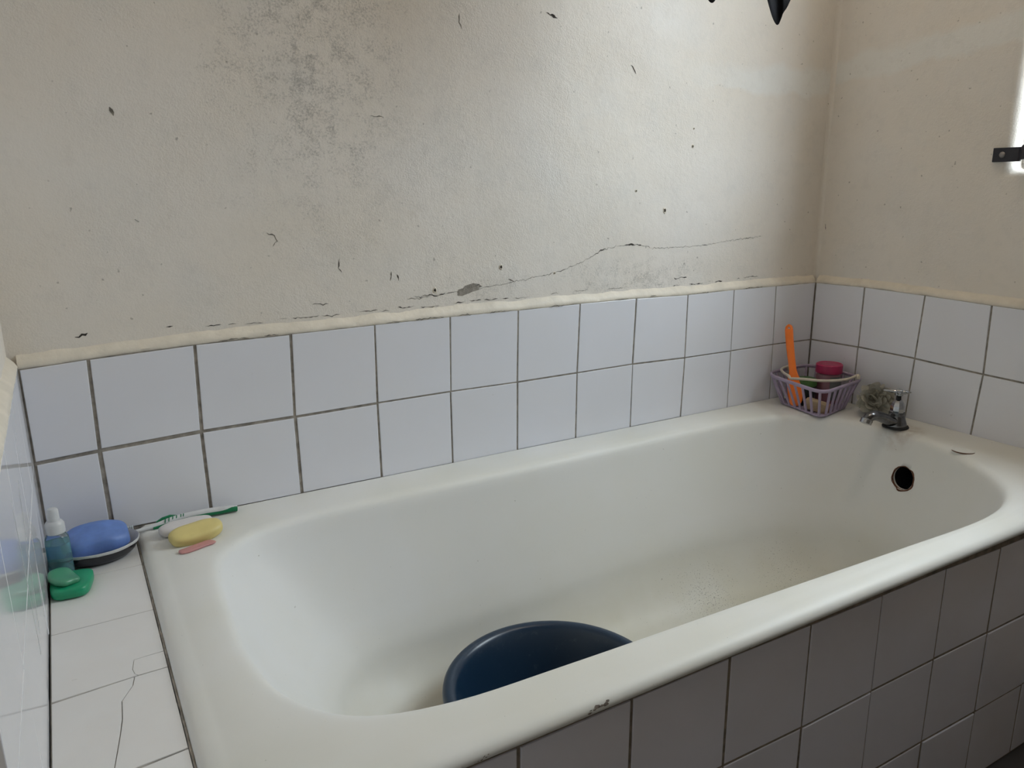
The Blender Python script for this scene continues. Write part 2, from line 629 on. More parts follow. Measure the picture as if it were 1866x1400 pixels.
# black flat burglar bar screwed to the wall across the window
bar = thing('burglar_bar', 'black flat steel bar screwed to the wall across the window', 'window bar', (WX, -0.402, 1.098))
bm = bmesh.new()
path = [(-0.0035, 0, 0), (-0.0035, -0.05, 0), (-0.008, -0.056, 0), (-0.016, -0.062, 0.003), (-0.022, -0.072, 0.004), (-0.022, -0.63, 0.004), (-0.006, -0.645, 0.0), (-0.0035, -0.69, 0)]
rings = []
for px, py, pz in path:
    rings.append([Vector((px + a, py, pz + b)) for a, b in ((-0.0028, -0.014), (-0.0028, 0.014), (0.0028, 0.014), (0.0028, -0.014))])
loft(bm, rings, True, True, True)
bmesh.ops.bevel(bm, geom=[e for e in bm.edges if abs((e.verts[0].co - e.verts[1].co).y) > 0.004], offset=0.0008, segments=2, affect='EDGES')
build('bar', bm, 'black_steel', bar)
for yy in (-0.019, -0.675):
    bm = bmesh.new()
    lathe(bm, [(0.0058, 0), (0.0062, 0.0008), (0.0048, 0.0028), (0.0016, 0.0036)], 14, Matrix.Translation((-0.0062, yy, 0)) @ Matrix.Rotation(-PI / 2, 4, 'Y'))
    build('screw', bm, 'screw', bar, smooth=50)

# ------------------------------------------------------------------ tiles of the three walls (joints measured one by one)
BX = [-0.0065, -0.155, -0.3063, -0.4614, -0.614, -0.7658, -0.9184, -1.0719, -1.2264, -1.3837, -1.5381]
TOP = [(XR, 0.7958)] + [(-0.0092, 0.7968), (-0.1561, 0.7977), (-0.3043, 0.797), (-0.4573, 0.8006), (-0.6092, 0.8013), (-0.7629, 0.8003), (-0.9161, 0.8006), (-1.0703, 0.7998), (-1.2241, 0.7985), (-1.3812, 0.7976), (-1.5371, 0.7916)] + [(XL, 0.786)]
MID = [(XR, 0.6436)] + [(-0.0048, 0.6461), (-0.1541, 0.6459), (-0.305, 0.6464), (-0.4623, 0.6503), (-0.6154, 0.6496), (-0.7666, 0.6491), (-0.9196, 0.6507), (-1.0731, 0.65), (-1.2282, 0.6478), (-1.3856, 0.6468), (-1.5401, 0.6411)] + [(XL, 0.6362)]
BOT = [(XR, 0.499)] + [(-0.0025, 0.499), (-0.1546, 0.4995), (-0.3097, 0.4995), (-0.4646, 0.4996), (-0.6175, 0.4996), (-0.7678, 0.4996), (-0.9194, 0.4996), (-1.0724, 0.4996), (-1.2271, 0.4996), (-1.3842, 0.5005), (-1.5372, 0.5)] + [(XL, 0.4935)]
bm = bmesh.new()
loft(bm, [[Vector((p[0], 0.0018, 0.47)), Vector((p[0], 0.0018, p[1] + 0.0015)), Vector((p[0], PT + 0.002, p[1] + 0.0015)), Vector((p[0], PT + 0.002, 0.47))] for p in TOP], True, True, True)
build('grout', bm, 'grout', wall_back)
for k in range(12):
    wide = 0.0030 if k >= 10 else (0.0024 if k >= 8 else 0.0017)
    for a, b in ((TOP, MID), (MID, BOT)):
        jx = [random.uniform(-0.0006, 0.0006) for _ in range(4)]
        q = [(a[k + 1][0] + jx[0], 0, a[k + 1][1]), (a[k][0] + jx[1], 0, a[k][1]), (b[k][0] + jx[2], 0, b[k][1]), (b[k + 1][0] + jx[3], 0, b[k + 1][1])]
        if a is MID and k == 11:
            q[3] = (XL, 0, 0.4935)
            q[2] = (b[k][0], 0, 0.4935)
        tile_mesh('tile', q, (0, -1, 0), wide * random.uniform(0.75, 1.2), parent=wall_back, proud=random.uniform(-0.0005, 0.0005))

RT = [(-0.0005, 0.7955), (-0.1424, 0.7986), (-0.2976, 0.796), (-0.4468, 0.7919), (-0.601, 0.790), (-0.755, 0.788), (-0.909, 0.787)]
RM = [(-0.0005, 0.6445), (-0.1417, 0.648), (-0.2916, 0.6465), (-0.4497, 0.6407), (-0.603, 0.638), (-0.756, 0.637), (-0.909, 0.636)]
RB = [(-0.0005, 0.499), (-0.1400, 0.4985), (-0.2849, 0.4985), (-0.4418, 0.498), (-0.599, 0.498), (-0.752, 0.498), (-0.909, 0.484)]
bm = bmesh.new()
box(bm, XR + 0.0018, WX + 0.002, -0.909, 0.002, 0.47, 0.797)
build('grout', bm, 'grout', wall_right)
for k in range(6):
    for a, b in ((RT, RM), (RM, RB)):
        q = [(XR, a[k][0], a[k][1]), (XR, a[k + 1][0], a[k + 1][1]), (XR, b[k + 1][0], b[k + 1][1]), (XR, b[k][0], b[k][1])]
        tile_mesh('tile', q, (-1, 0, 0), random.uniform(0.0015, 0.0022), parent=wall_right, proud=random.uniform(-0.0005, 0.0005))

LY = [-0.0005, -0.1255, -0.277, -0.430, -0.603, -0.79]
bm = bmesh.new()
box(bm, XL - PT - 0.002, XL - 0.0016, -0.788, 0.002, 0.46, 0.79)
build('grout', bm, 'grout_light', wall_left)
for k in range(5):
    for z1, z0 in ((0.788, 0.637), (0.637, 0.4906)):
        q = [(XL, LY[k + 1], z1), (XL, LY[k], z1), (XL, LY[k], z0), (XL, LY[k + 1], z0)]
        tile_mesh('tile', q, (1, 0, 0), 0.0009, parent=wall_left, mat='tile_left')


# mortar fillets above the tiles
def fillet(name, path, up_n, length_axis):
    """cream fillet: from tile top edge back up to the plaster; path = list of (point on tile top edge), n = into wall"""
    n = Vector(up_n)
    rings = []
    for i, p in enumerate(path):
        p = Vector(p)
        w = noise.noise(p * 31) * 0.0022 + noise.noise(p * 95) * 0.0012
        w2 = noise.noise(p * 23 + Vector((5, 2, 9))) * 0.0035 + noise.noise(p * 130) * 0.0012
        z = p.z
        rings.append([p + n * 0.011 + Vector((0, 0, -0.004)),
                      p + n * 0.0012 + Vector((0, 0, -0.0012 + w * 0.5)),
                      p - n * 0.0006 + Vector((0, 0, 0.002 + w)),
                      p + n * 0.003 + Vector((0, 0, 0.009 + w2 * 0.5)),
                      p + n * 0.0085 + Vector((0, 0, 0.0145 + w2)),
                      p + n * 0.0128 + Vector((0, 0, 0.0185 + w2))])
    bm = bmesh.new()
    loft(bm, rings, True, True, True)
    return struct(build(name, bm, 'caulk', smooth=60))


def densify(pts, step=0.006):
    out = []
    for a, b in zip(pts, pts[1:]):
        a, b = Vector(a), Vector(b)
        k = max(1, int((b - a).length / step))
        out += [a.lerp(b, j / k) for j in range(k)]
    return out + [Vector(pts[-1])]


fillet('trim_1', densify([(p[0], 0, p[1]) for p in TOP]), (0, 1, 0), 0)
fillet('trim_2', densify([(XR, p[0], p[1]) for p in RT]), (1, 0, 0), 1)
fillet('trim_3', densify([(XL, -0.0005, 0.787), (XL, -0.79, 0.787)]), (-1, 0, 0), 1)

# cove of built-up paint in the corner above the tiles
bm = bmesh.new()
rings = []
for k in range(34):
    zz = 0.80 + (CEIL - 0.80) * k / 33
    w_ = 0.010 + 0.003 * noise.noise(Vector((0, 0, zz * 9)))
    rings.append([Vector((WX + 0.004, PT + 0.004, zz)), Vector((WX - w_, PT + 0.0008, zz)), Vector((WX - w_, PT - 0.0004, zz)), Vector((WX - w_ * 0.45, PT - w_ * 0.12, zz)),
                  Vector((WX - w_ * 0.12, PT - w_ * 0.45, zz)), Vector((WX + 0.0004, PT - w_, zz)), Vector((WX + 0.0015, PT - w_, zz))])
loft(bm, rings, True, True, True)
struct(build('trim_4', bm, 'plaster', smooth=70))

# cracks, holes and flaking of the back wall
NB = (0, -1, 0)


def bw(pts):
    return [(p[0], PT, p[1]) for p in pts]


def back_crack(pts, w, mat='crack', amp=0.0012, name='crack'):
    bm = bmesh.new()
    pp = jitter_path(bw(pts), 0.004, amp, NB)
    ribbon(bm, pp, [w * random.uniform(0.25, 1.2) for _ in pp], NB)
    return build(name, bm, mat, wall_back)


back_crack([(-1.0, 0.838), (-0.95, 0.842), (-0.898, 0.846), (-0.87, 0.8505)], 0.0014, 'crack_soft')
back_crack([(-0.985, 0.8435), (-0.968, 0.842), (-0.958, 0.845), (-0.935, 0.8425), (-0.92, 0.846)], 0.0020)
back_crack([(-0.85, 0.8485), (-0.76, 0.857), (-0.682, 0.866), (-0.64, 0.874), (-0.599, 0.887), (-0.565, 0.90), (-0.542, 0.91), (-0.51, 0.9165), (-0.468, 0.918)], 0.0010, 'crack_soft')
back_crack([(-0.565, 0.90), (-0.55, 0.908), (-0.535, 0.9125)], 0.0018)
back_crack([(-0.485, 0.919), (-0.468, 0.918), (-0.455, 0.9165), (-0.438, 0.915)], 0.0032)
back_crack([(-0.438, 0.915), (-0.41, 0.908), (-0.389, 0.907), (-0.33, 0.906), (-0.256, 0.9065), (-0.2, 0.912), (-0.13, 0.917), (-0.06, 0.9205)], 0.0009, 'crack_soft')
back_crack([(-0.258, 0.909), (-0.24, 0.905)], 0.0014)
back_crack([(-0.12, 0.9175), (-0.105, 0.9165)], 0.0020)
back_crack([(-0.69, 1.366), (-0.677, 1.362), (-0.664, 1.357)], 0.0042)
back_crack([(-0.482, 1.285), (-0.474, 1.278), (-0.468, 1.268)], 0.0020)
back_crack([(-0.34, 0.835), (-0.325, 0.8345), (-0.30, 0.836)], 0.0022)
back_crack([(-0.78, 0.8625), (-0.765, 0.857)], 0.0024)
back_crack([(-1.055, 1.165), (-1.03, 1.163)], 0.0016, 'crack_soft')
back_crack([(-1.125, 0.922), (-1.128, 0.905), (-1.122, 0.897)], 0.0022)
back_crack([(-1.14, 0.916), (-1.133, 0.914)], 0.0018)
back_crack([(-1.03, 0.893), (-1.032, 0.876)], 0.0022, 'crack_soft')
back_crack([(-1.018, 0.887), (-1.015, 0.875)], 0.0022)
back_crack([(-0.875, 1.345), (-0.878, 1.33), (-0.872, 1.32)], 0.0030, 'crack_soft')
back_crack([(-1.247, 0.972), (-1.236, 0.966), (-1.232, 0.957), (-1.240, 0.948)], 0.0024, 'crack_soft')
back_crack([(-1.445, 1.0), (-1.44, 0.9945)], 0.0036)
back_crack([(-1.462, 1.162), (-1.457, 1.150)], 0.0048, 'crack_soft')
back_crack([(-1.55, 0.8245), (-1.54, 0.827), (-1.532, 0.829)], 0.0048)
back_crack([(-1.42, 0.828), (-1.41, 0.828)], 0.003)
back_crack([(-1.18, 0.843), (-1.165, 0.8455), (-1.15, 0.843)], 0.0018, 'crack_soft')
# broken dark line where plaster meets the fillet
xx = -1.36
while xx < -0.05:
    L = random.uniform(0.008, 0.05)
    k = min(range(13), key=lambda i: abs(TOP[i][0] - xx))
    zt = TOP[k][1] + 0.0225 + random.uniform(-0.002, 0.0035)
    back_crack([(xx, zt), (xx + L / 2, zt + random.uniform(-0.0015, 0.0015)), (xx + L, zt)], random.uniform(0.0008, 0.0024), 'crack' if random.random() < 0.45 else 'crack_soft', 0.0007)
    xx += L + random.uniform(0.004, 0.035) * (1 if xx < -0.8 else 1.6)
# dark chips along the lower edge of the fillet
for xx, L in ((-1.345, 0.05), (-1.27, 0.025), (-1.05, 0.03), (-0.99, 0.06), (-0.9, 0.03), (-0.83, 0.05), (-0.69, 0.04), (-0.52, 0.04), (-0.42, 0.02), (-0.28, 0.04), (-0.12, 0.06)):
    k = min(range(13), key=lambda i: abs(TOP[i][0] - xx))
    bm = bmesh.new()
    zt = TOP[k][1] + 0.0004
    pp = jitter_path([(xx, -0.0012, zt), (xx + L / 2, -0.0012, zt + 0.001), (xx + L, -0.0012, zt)], 0.004, 0.0006, NB)
    ribbon(bm, pp, [random.uniform(0.0008, 0.0022) for _ in pp], NB, 0.0003)
    build('chip', bm, 'crack_soft', wall_back)


def wall_hole(x, z, r, rim_mat='caulk', parent=wall_back):
    bm = bmesh.new()
    n = 14
    rr = [r * random.uniform(0.8, 1.25) for _ in range(n)]
    rings = []
    for f, d in ((1.9, 0.0002), (1.5, -0.0012), (1.15, -0.0015), (0.9, -0.0002)):
        rings.append([Vector((x + math.cos(2 * PI * i / n) * rr[i] * f * 0.8, PT + d, z + math.sin(2 * PI * i / n) * rr[i] * f)) for i in range(n)])
    loft(bm, rings)
    build('hole_rim', bm, rim_mat, parent, smooth=60)
    bm = bmesh.new()
    lathe(bm, [(r * 0.95, 0.0), (r * 0.9, 0.0004)], n, Matrix.Translation((x, PT, z)) @ Matrix.Rotation(PI / 2, 4, 'X'))
    build('wall_hole', bm, 'crack', parent)


for hx, hz, hr in ((-0.375, 0.989, 0.0038), (-0.301, 1.127, 0.0022), (-0.458, 1.032, 0.0018), (-0.796, 0.888, 0.0030), (-0.668, 0.868, 0.0016), (-0.942, 0.852, 0.0034), (-0.30, 1.165, 0.0012)):
    wall_hole(hx, hz, hr)
# plug in the screw hole and bare mortar patch where paint has flaked off above the tiles
bm = bmesh.new()
n = 22
cx, cz = -0.868, 0.8485
pts = []
for i in range(n):
    a = 2 * PI * i / n
    pts.append(Vector((cx + math.cos(a) * 0.030 * random.uniform(0.75, 1.1) + 0.004 * math.sin(a), PT - 0.0005, cz + math.sin(a) * 0.0095 * random.uniform(0.7, 1.2) + math.cos(a) * 0.004)))
f = bm.faces.new([bm.verts.new(p) for p in pts])
bmesh.ops.poke(bm, faces=[f])
build('bare_patch', bm, flat('bare_mortar', (0.33, 0.30, 0.26), 0.95, var=0.2, scale=120, bump=0.8), wall_back)
bm = bmesh.new()
pp = jitter_path([(WX, -0.004, 0.945), (WX, -0.006, 0.93)], 0.003, 0.0004, (-1, 0, 0))
ribbon(bm, pp, 0.0016, (-1, 0, 0))
build('crack', bm, 'crack', wall_right)

# pale dried drips on the left wall tiles
for y0, z0, y1, z1 in ((-0.26, 0.66, -0.30, 0.53), (-0.33, 0.72, -0.40, 0.56), (-0.45, 0.74, -0.43, 0.55)):
    bm = bmesh.new()
    pp = jitter_path([(XL, y0, z0), (XL, (y0 + y1) / 2, (z0 + z1) / 2), (XL, y1, z1)], 0.02, 0.0008, (1, 0, 0))
    ribbon(bm, pp, 0.0016, (1, 0, 0), 0.0004)
    build('dried_drip', bm, 'streak', wall_left)

# ------------------------------------------------------------------ tiled front panel and tiled ledge of the bath
panel = thing('bath_apron', 'white tiled masonry apron along the front of the bath', 'bath apron', (-0.746, -0.70, 0))
PY = -0.739
FX = [XR, -0.1315, -0.284, -0.437, -0.594, -0.746, -0.897, -1.0541, -1.2061, -1.36, -1.513, XL + 0.001]
FZT = [0.4610, 0.4615, 0.4632, 0.4672, 0.4677, 0.469, 0.4715, 0.4720, 0.4712, 0.4710, 0.4705, 0.4705]
FZM = [0.303, 0.304, 0.305, 0.3072, 0.3079, 0.3068, 0.3096, 0.311, 0.311, 0.311, 0.311, 0.311]
FZB = [0.149, 0.149, 0.150, 0.1535, 0.154, 0.154, 0.155, 0.156, 0.156, 0.156, 0.156, 0.156]
loc0 = Vector(panel.location)
bm = bmesh.new()
box(bm, XL - loc0.x + 0.0005, XR - loc0.x - 0.0005, PY + 0.0018 - loc0.y, -0.712 - loc0.y, 0, 0.4815)
build('masonry', bm, 'grout_dark', panel)
for k in range(11):
    for a, b in ((FZT, FZM), (FZM, FZB), (FZB, [0.001] * 12)):
        dx = [random.uniform(-0.0009, 0.0009) for _ in range(4)]
        q = [(FX[k + 1] + dx[0], PY, a[k + 1]), (FX[k] + dx[1], PY, a[k]), (FX[k] + dx[2], PY, b[k]), (FX[k + 1] + dx[3], PY, b[k + 1])]
        q = [Vector(p) - loc0 for p in q]
        tile_mesh('tile', q, (0, -1, 0), random.uniform(0.0019, 0.0027), parent=panel, mat='tile_panel', proud=random.uniform(-0.0008, 0.0008))

ledge = thing('bath_ledge', 'narrow white tiled ledge between the left wall and the bath', 'tiled ledge', (-1.567, -0.37, 0))
l0 = Vector(ledge.location)
LX0, LX1, LZ = XL + 0.0008, -1.5065, 0.49
bm = bmesh.new()
box(bm, LX0 - l0.x, LX1 - 0.002 - l0.x, -0.711 - l0.y, -0.001 - l0.y, 0, LZ - 0.0010)
build('masonry', bm, 'grout_light', ledge)
LR = [-0.001, -0.1255, -0.2763, -0.4270, -0.5872, -0.745]
LL = [-0.001, -0.1262, -0.2776, -0.4331, -0.600, -0.757]


def ledge_piece(poly, name='tile', parent=ledge):
    """polygonal glazed piece with a bevelled top edge"""
    P = [Vector((p[0], p[1], LZ)) - l0 for p in poly]
    area = sum(P[i - 1].x * P[i].y - P[i].x * P[i - 1].y for i in range(len(P)))
    if area < 0:
        P.reverse()
    c = sum(P, Vector()) / len(P)

    def ins(d, dz):
        out = []
        m = len(P)
        for i in range(m):
            a, b = (P[(i + 1) % m] - P[i]).normalized(), (P[i] - P[i - 1]).normalized()
            na, nb = Vector((-a.y, a.x, 0)), Vector((-b.y, b.x, 0))
            v = (na + nb)
            v = v / max(0.35, v.length_squared) * 2 if v.length > 1e-4 else na
            out.append(P[i] + v * d * 0.5 * 2 / 2 + Vector((0, 0, dz)))
        return out
    bm = bmesh.new()
    loft(bm, [ins(0, -0.0085), ins(0, -0.0006), ins(0.0005, 0)], True, True, True)
    return build(name, bm, 'tile_ledge', parent)


g = 0.0007
for k in range(5):
    gg = 0.0018 if k == 2 else g
    g2 = 0.0018 if k == 1 else (0.0014 if k == 3 else g)
    if k == 1:
        gg, g2 = g, 0.0008
    xa, xb = LX0 + 0.0012, LX1 - 0.0012
    rt, rb, lt, lb = LR[k] - g, LR[k + 1] + g, LL[k] - g, LL[k + 1] + g
    if k == 2:
        rb, lb = LR[3] + 0.0010, LL[3] + 0.0016
    if k == 3:
        rt, lt = LR[3] - 0.0006, LL[3] - 0.0020
        rb, lb = LR[4] + 0.0012, LL[4] + 0.0012
    if k == 4:
        rt, lt = LR[4] - 0.0012, LL[4] - 0.0012
    if k == 3:
        crk = [(-1.5440, rt - 0.0005), (-1.5470, -0.4440), (-1.5602, -0.4692), (-1.5621, -0.5022), (-1.5662, -0.5298), (-1.5713, -0.5595), (-1.577, (lb * 0.42 + rb * 0.58))]
        ledge_piece([(xa, lt)] + [(p[0] - 0.0005, p[1]) for p in crk] + [(xa, lb)])
        ledge_piece([(p[0] + 0.0005, p[1]) for p in crk] + [(xb, rb), (xb, -0.5065), (xb - 0.0002, -0.5060), (xb, rt)])
    elif k == 2:
        crk = [(-1.5400, rb), (-1.5432, -0.4217), (-1.5448, -0.4100), (-1.5416, -0.3905), (-1.5300, -0.3895), (xb, -0.3885)]
        ledge_piece([(xa, lt), (xb, rt)] + [(p[0], p[1] + 0.0004) for p in crk[::-1]][:-1] + [(crk[0][0] - 0.0005, rb), (xa, lb)])
        ledge_piece([(p[0] + 0.0005, p[1] - 0.0004) for p in crk[1:-1]] + [(xb, -0.3893), (xb, rb), (-1.5395, rb)])
    else:
        ledge_piece([(xa, lt), (xb, rt), (xb, rb), (xa, lb)])
# dirty joint between ledge and bath
bm = bmesh.new()
pts = densify([(LX1 + 0.0008 - l0.x, -0.003 - l0.y, LZ - 0.0010), (LX1 + 0.0008 - l0.x, -0.74 - l0.y, LZ - 0.0006)], 0.006)
tube(bm, [p + Vector((noise.noise(p * 60) * 0.0007, 0, noise.noise(p * 80) * 0.0006)) for p in pts], 0.0015, 6)
build('joint_filler', bm, 'grout', ledge, smooth=60)

# ------------------------------------------------------------------ bathtub
ZR = 0.502
N = 256
ctrl = [(-1.418, -0.38), (-1.408, -0.22), (-1.368, -0.145), (-1.28, -0.108), (-1.1, -0.098), (-0.8, -0.097), (-0.5, -0.092), (-0.28, -0.090), (-0.13, -0.112),
        (-0.047, -0.17), (0.008, -0.255), (0.026, -0.36), (0.008, -0.455), (-0.032, -0.535), (-0.082, -0.610), (-0.155, -0.668), (-0.28, -0.694), (-0.5, -0.690),
        (-0.8, -0.680), (-1.1, -0.671), (-1.25, -0.662), (-1.345, -0.630), (-1.398, -0.56), (-1.416, -0.47)]
I0 = np.array([[p.x, p.y] for p in smooth_path([(a, b, 0) for a, b in ctrl], 24, True)])
CX, CY, HX, HY = -0.695, -0.385, 0.72, 0.30


def sample(poly):
    """N points of a closed polyline at even angles in normalised space"""
    u = (poly[:, 0] - CX) / HX
    v = (poly[:, 1] - CY) / HY
    a = np.unwrap(np.arctan2(v, u))
    if a[-1] < a[0]:
        a, poly = a[::-1], poly[::-1]
    th = np.linspace(-PI, PI, N, endpoint=False)
    aa = np.concatenate([a - 2 * PI, a, a + 2 * PI])
    pp = np.concatenate([poly, poly, poly])
    o = np.argsort(aa)
    return np.stack([np.interp(th, aa[o], pp[o, 0]), np.interp(th, aa[o], pp[o, 1])], 1)


INN = sample(I0)
X0, X1, Y0, Y1 = -1.5048, XR - 0.0012, -0.752, -0.0012


def rect_ring(d):
    x0, x1, y0, y1 = X0 + d, X1 - d, Y0 + d, Y1 - d
    r = max(0.012, 0.04 - d)
    pts = []
    for cx_, cy_, a0 in ((x1 - r * 0.3, y1 - r * 0.3, 0), (x0 + r * 0.3, y1 - r * 0.3, 90), (x0 + r, y0 + r, 180), (x1 - r, y0 + r, 270)):
        rr = r * 0.3 if a0 < 180 else r
        for k in range(9):
            a = math.radians(a0 + 90 * k / 8)
            pts.append((cx_ + rr * math.cos(a), cy_ + rr * math.sin(a)))
    P = np.array(pts)
    dense = []
    for i in range(len(P)):
        q = P[(i + 1) % len(P)]
        for j in range(60):
            dense.append(P[i] + (q - P[i]) * j / 60)
    return sample(np.array(dense))


nx = np.roll(INN, -1, 0) - np.roll(INN, 1, 0)
nrm = np.stack([nx[:, 1], -nx[:, 0]], 1)
nrm /= np.linalg.norm(nrm, axis=1, keepdims=True)       # outward (ccw curve)

th = np.linspace(-PI, PI, N, endpoint=False)


def supell(cx, cy, a, b, e):
    c, s = np.cos(th), np.sin(th)
    k = (np.abs(c) ** e + np.abs(s) ** e) ** (-1 / e)
    return np.stack([cx + a * c * k, cy + b * s * k], 1)


BOTC = supell(-0.585, -0.392, 0.475, 0.150, 2.6)


def edge_w(P):
    """1 where the rim may roll down (left, front), 0 along the two walls"""
    return np.clip(np.minimum((X1 - P[:, 0]) / 0.05, (Y1 - P[:, 1]) / 0.05), 0, 1)


def ring3(P, z):
    zz = z if hasattr(z, '__len__') else [z] * N
    return [Vector((P[i, 0], P[i, 1], zz[i])) for i in range(N)]


rings = []
R0 = rect_ring(0.0)
for d, h in ((0.004, -0.0195), (0.0005, -0.0175), (0.0, -0.0140), (0.0008, -0.0105), (0.004, -0.0066), (0.009, -0.0040), (0.016, -0.0022), (0.025, -0.0012), (0.031, -0.0012), (0.036, 0.0)):
    P = rect_ring(d)
    w = edge_w(R0)
    if d <= 0.004 and h < -0.015:
        rings.append(ring3(P, [ZR + h * (0.35 + 0.65 * w[i]) for i in range(N)]))
    else:
        rings.append(ring3(P, [ZR + h * w[i] for i in range(N)]))
OUT_LAST = rect_ring(0.036)
for e, h in ((0.021, -0.0004), (0.014, -0.0016), (0.008, -0.004), (0.0035, -0.0085), (0.0, -0.016)):
    P = INN + nrm * e
    P = np.stack([np.clip(P[:, 0], OUT_LAST[:, 0].min(), OUT_LAST[:, 0].max() + 0.02), np.clip(P[:, 1], Y0 + 0.038, Y1 - 0.01)], 1)
    rings.append(ring3(P, ZR + h))
ZF = 0.13


def wall_pt(s):
    """s 0..1 down the inside: (horizontal fraction, z)"""
    if s < 0.62:
        f = s / 0.62
        return 0.40 * f ** 1.15, (ZR - 0.016) + (0.245 - (ZR - 0.016)) * f
    a = (s - 0.62) / 0.38 * PI / 2
    return 0.40 + 0.60 * (1 - math.cos(a)) ** 0.86, 0.245 - (0.245 - ZF) * math.sin(a) ** 1.0


INNER = []
for k in range(1, 27):
    h, z = wall_pt(k / 26)
    INNER.append((INN * (1 - h) + BOTC * h, z))
rings += [ring3(P, z) for P, z in INNER]
c0 = np.array([-0.585, -0.392])
for f, dz in ((0.75, -0.003), (0.45, -0.005), (0.15, -0.006)):
    rings.append(ring3(c0 + (BOTC - c0) * f, ZF + dz))
bm = bmesh.new()
vr = loft(bm, rings, True, False, True)
# underside shell so that the bath has thickness
orings = [rings[0]]
P = INN + nrm * 0.010
orings.append(ring3(np.stack([np.clip(P[:, 0], X0 + 0.01, X1 - 0.01), np.clip(P[:, 1], Y0 + 0.01, Y1 - 0.01)], 1), ZR - 0.030))
for P, z in INNER[4::3] + [INNER[-1]]:
    d = nrm * 0.008
    orings.append(ring3(P + d, min(z, ZR - 0.04) - 0.007))
orings.append(ring3(c0 + (BOTC - c0) * 0.15, ZF - 0.018))
loft(bm, orings, True, False, True)
bmesh.ops.remove_doubles(bm, verts=bm.verts[:], dist=1e-6)
bath = build('bathtub', bm, 'enamel', smooth=180)
tag(bath, 'long white enamelled bathtub with a rolled rim set into tiled walls', 'bathtub')

# overflow hole cut through the tap end
OV = Vector((0.016, -0.378, 0.4035))
cut = bmesh.new()
lathe(cut, [(0.0255, -0.05), (0.0255, 0.04)], 40, Matrix.Translation(OV) @ Matrix.Rotation(PI / 2, 4, 'Y'))
cutter = build('cutter', cut)
md = bath.modifiers.new('hole', 'BOOLEAN')
md.object = cutter
md.operation = 'DIFFERENCE'
md.solver = 'EXACT'
dg = bpy.context.evaluated_depsgraph_get()
me2 = bpy.data.meshes.new_from_object(bath.evaluated_get(dg))
bath.modifiers.clear()
bath.data = me2
bpy.data.objects.remove(cutter)

AX = Matrix.Rotation(math.radians(90 - 10), 4, 'Y')
bm = bmesh.new()
mt = Matrix.Translation(OV + Vector((0.012, 0, -0.001))) @ Matrix.Rotation(PI / 2, 4, 'Y')
lathe(bm, [(0.0262, -0.002), (0.0285, 0.0), (0.0285, 0.055), (0.002, 0.055), (0.002, 0.053), (0.0262, 0.053)], 36, mt, False, False)
build('overflow_pipe', bm, 'black_hole', bath, smooth=40)
def tub_x(y, z):
    """x of the tap-end inner face at (y, z)"""
    best = None
    for (P, zz), (Q, z2) in zip(INNER, INNER[1:]):
        if z2 <= z <= zz:
            f = (zz - z) / (zz - z2)
            R = P * (1 - f) + Q * f
            sel = R[R[:, 0] > -0.4]
            i = np.argmin(np.abs(sel[:, 1] - y))
            return float(sel[i, 0])
    return 0.02


rings = []
n = 40
r_out = [0.0275 + 0.0026 * noise.noise(Vector((math.cos(2 * PI * i / n) * 3, math.sin(2 * PI * i / n) * 3, 1.7))) + (0.0022 if 0.9 < 2 * PI * i / n < 3.9 else -0.0004) for i in range(n)]
for fr_, lift in ((0.0, 0.004), (0.2, -0.0008), (0.6, -0.0012), (1.0, 0.0003)):
    ring = []
    for i in range(n):
        a = 2 * PI * i / n
        r = 0.0250 * (1 - fr_) + r_out[i] * fr_
        yy, zz = OV.y + r * math.cos(a + 1.2), OV.z + r * math.sin(a + 1.2)
        ring.append(Vector((tub_x(yy, zz) + lift, yy, zz)))
    rings.append(ring)
bm = bmesh.new()
loft(bm, rings)
build('rust_ring', bm, 'rust', bath, smooth=60)

# plugged second tap hole: enamelled disc with a rusty front edge
bm = bmesh.new()
HP = Vector((0.020, -0.494, ZR))
lathe(bm, [(0.0215, -0.006), (0.0215, 0.0004), (0.0205, 0.0012), (0.012, 0.0014), (0.002, 0.0014)], 32, Matrix.Translation(HP))
build('hole_plug', bm, 'enamel', bath, smooth=50)
bm = bmesh.new()
arc = []
d0 = math.atan2(-1.3337 + 0.494, -1.5566 - 0.02)      # towards where the gap shows widest
for k in range(25):
    a = d0 + (-1.25 + 2.5 * k / 24)
    arc.append(HP + Vector((0.0222 * math.cos(a), 0.0222 * math.sin(a), 0.0002)))
tube(bm, arc, [0.0003 + 0.0010 * math.sin(PI * k / 24) ** 0.5 for k in range(25)], 6)
build('rust_arc', bm, 'rust', bath, smooth=60)
# waste outlet in the floor at the tap end
bm = bmesh.new()
lathe(bm, [(0.034, -0.002), (0.034, 0.001), (0.031, 0.0028), (0.024, 0.002), (0.021, -0.001), (0.02, -0.001)], 32, Matrix.Translation((-0.25, -0.392, ZF - 0.0022)))
build('waste_outlet', bm, 'chrome_dull', bath, smooth=50)
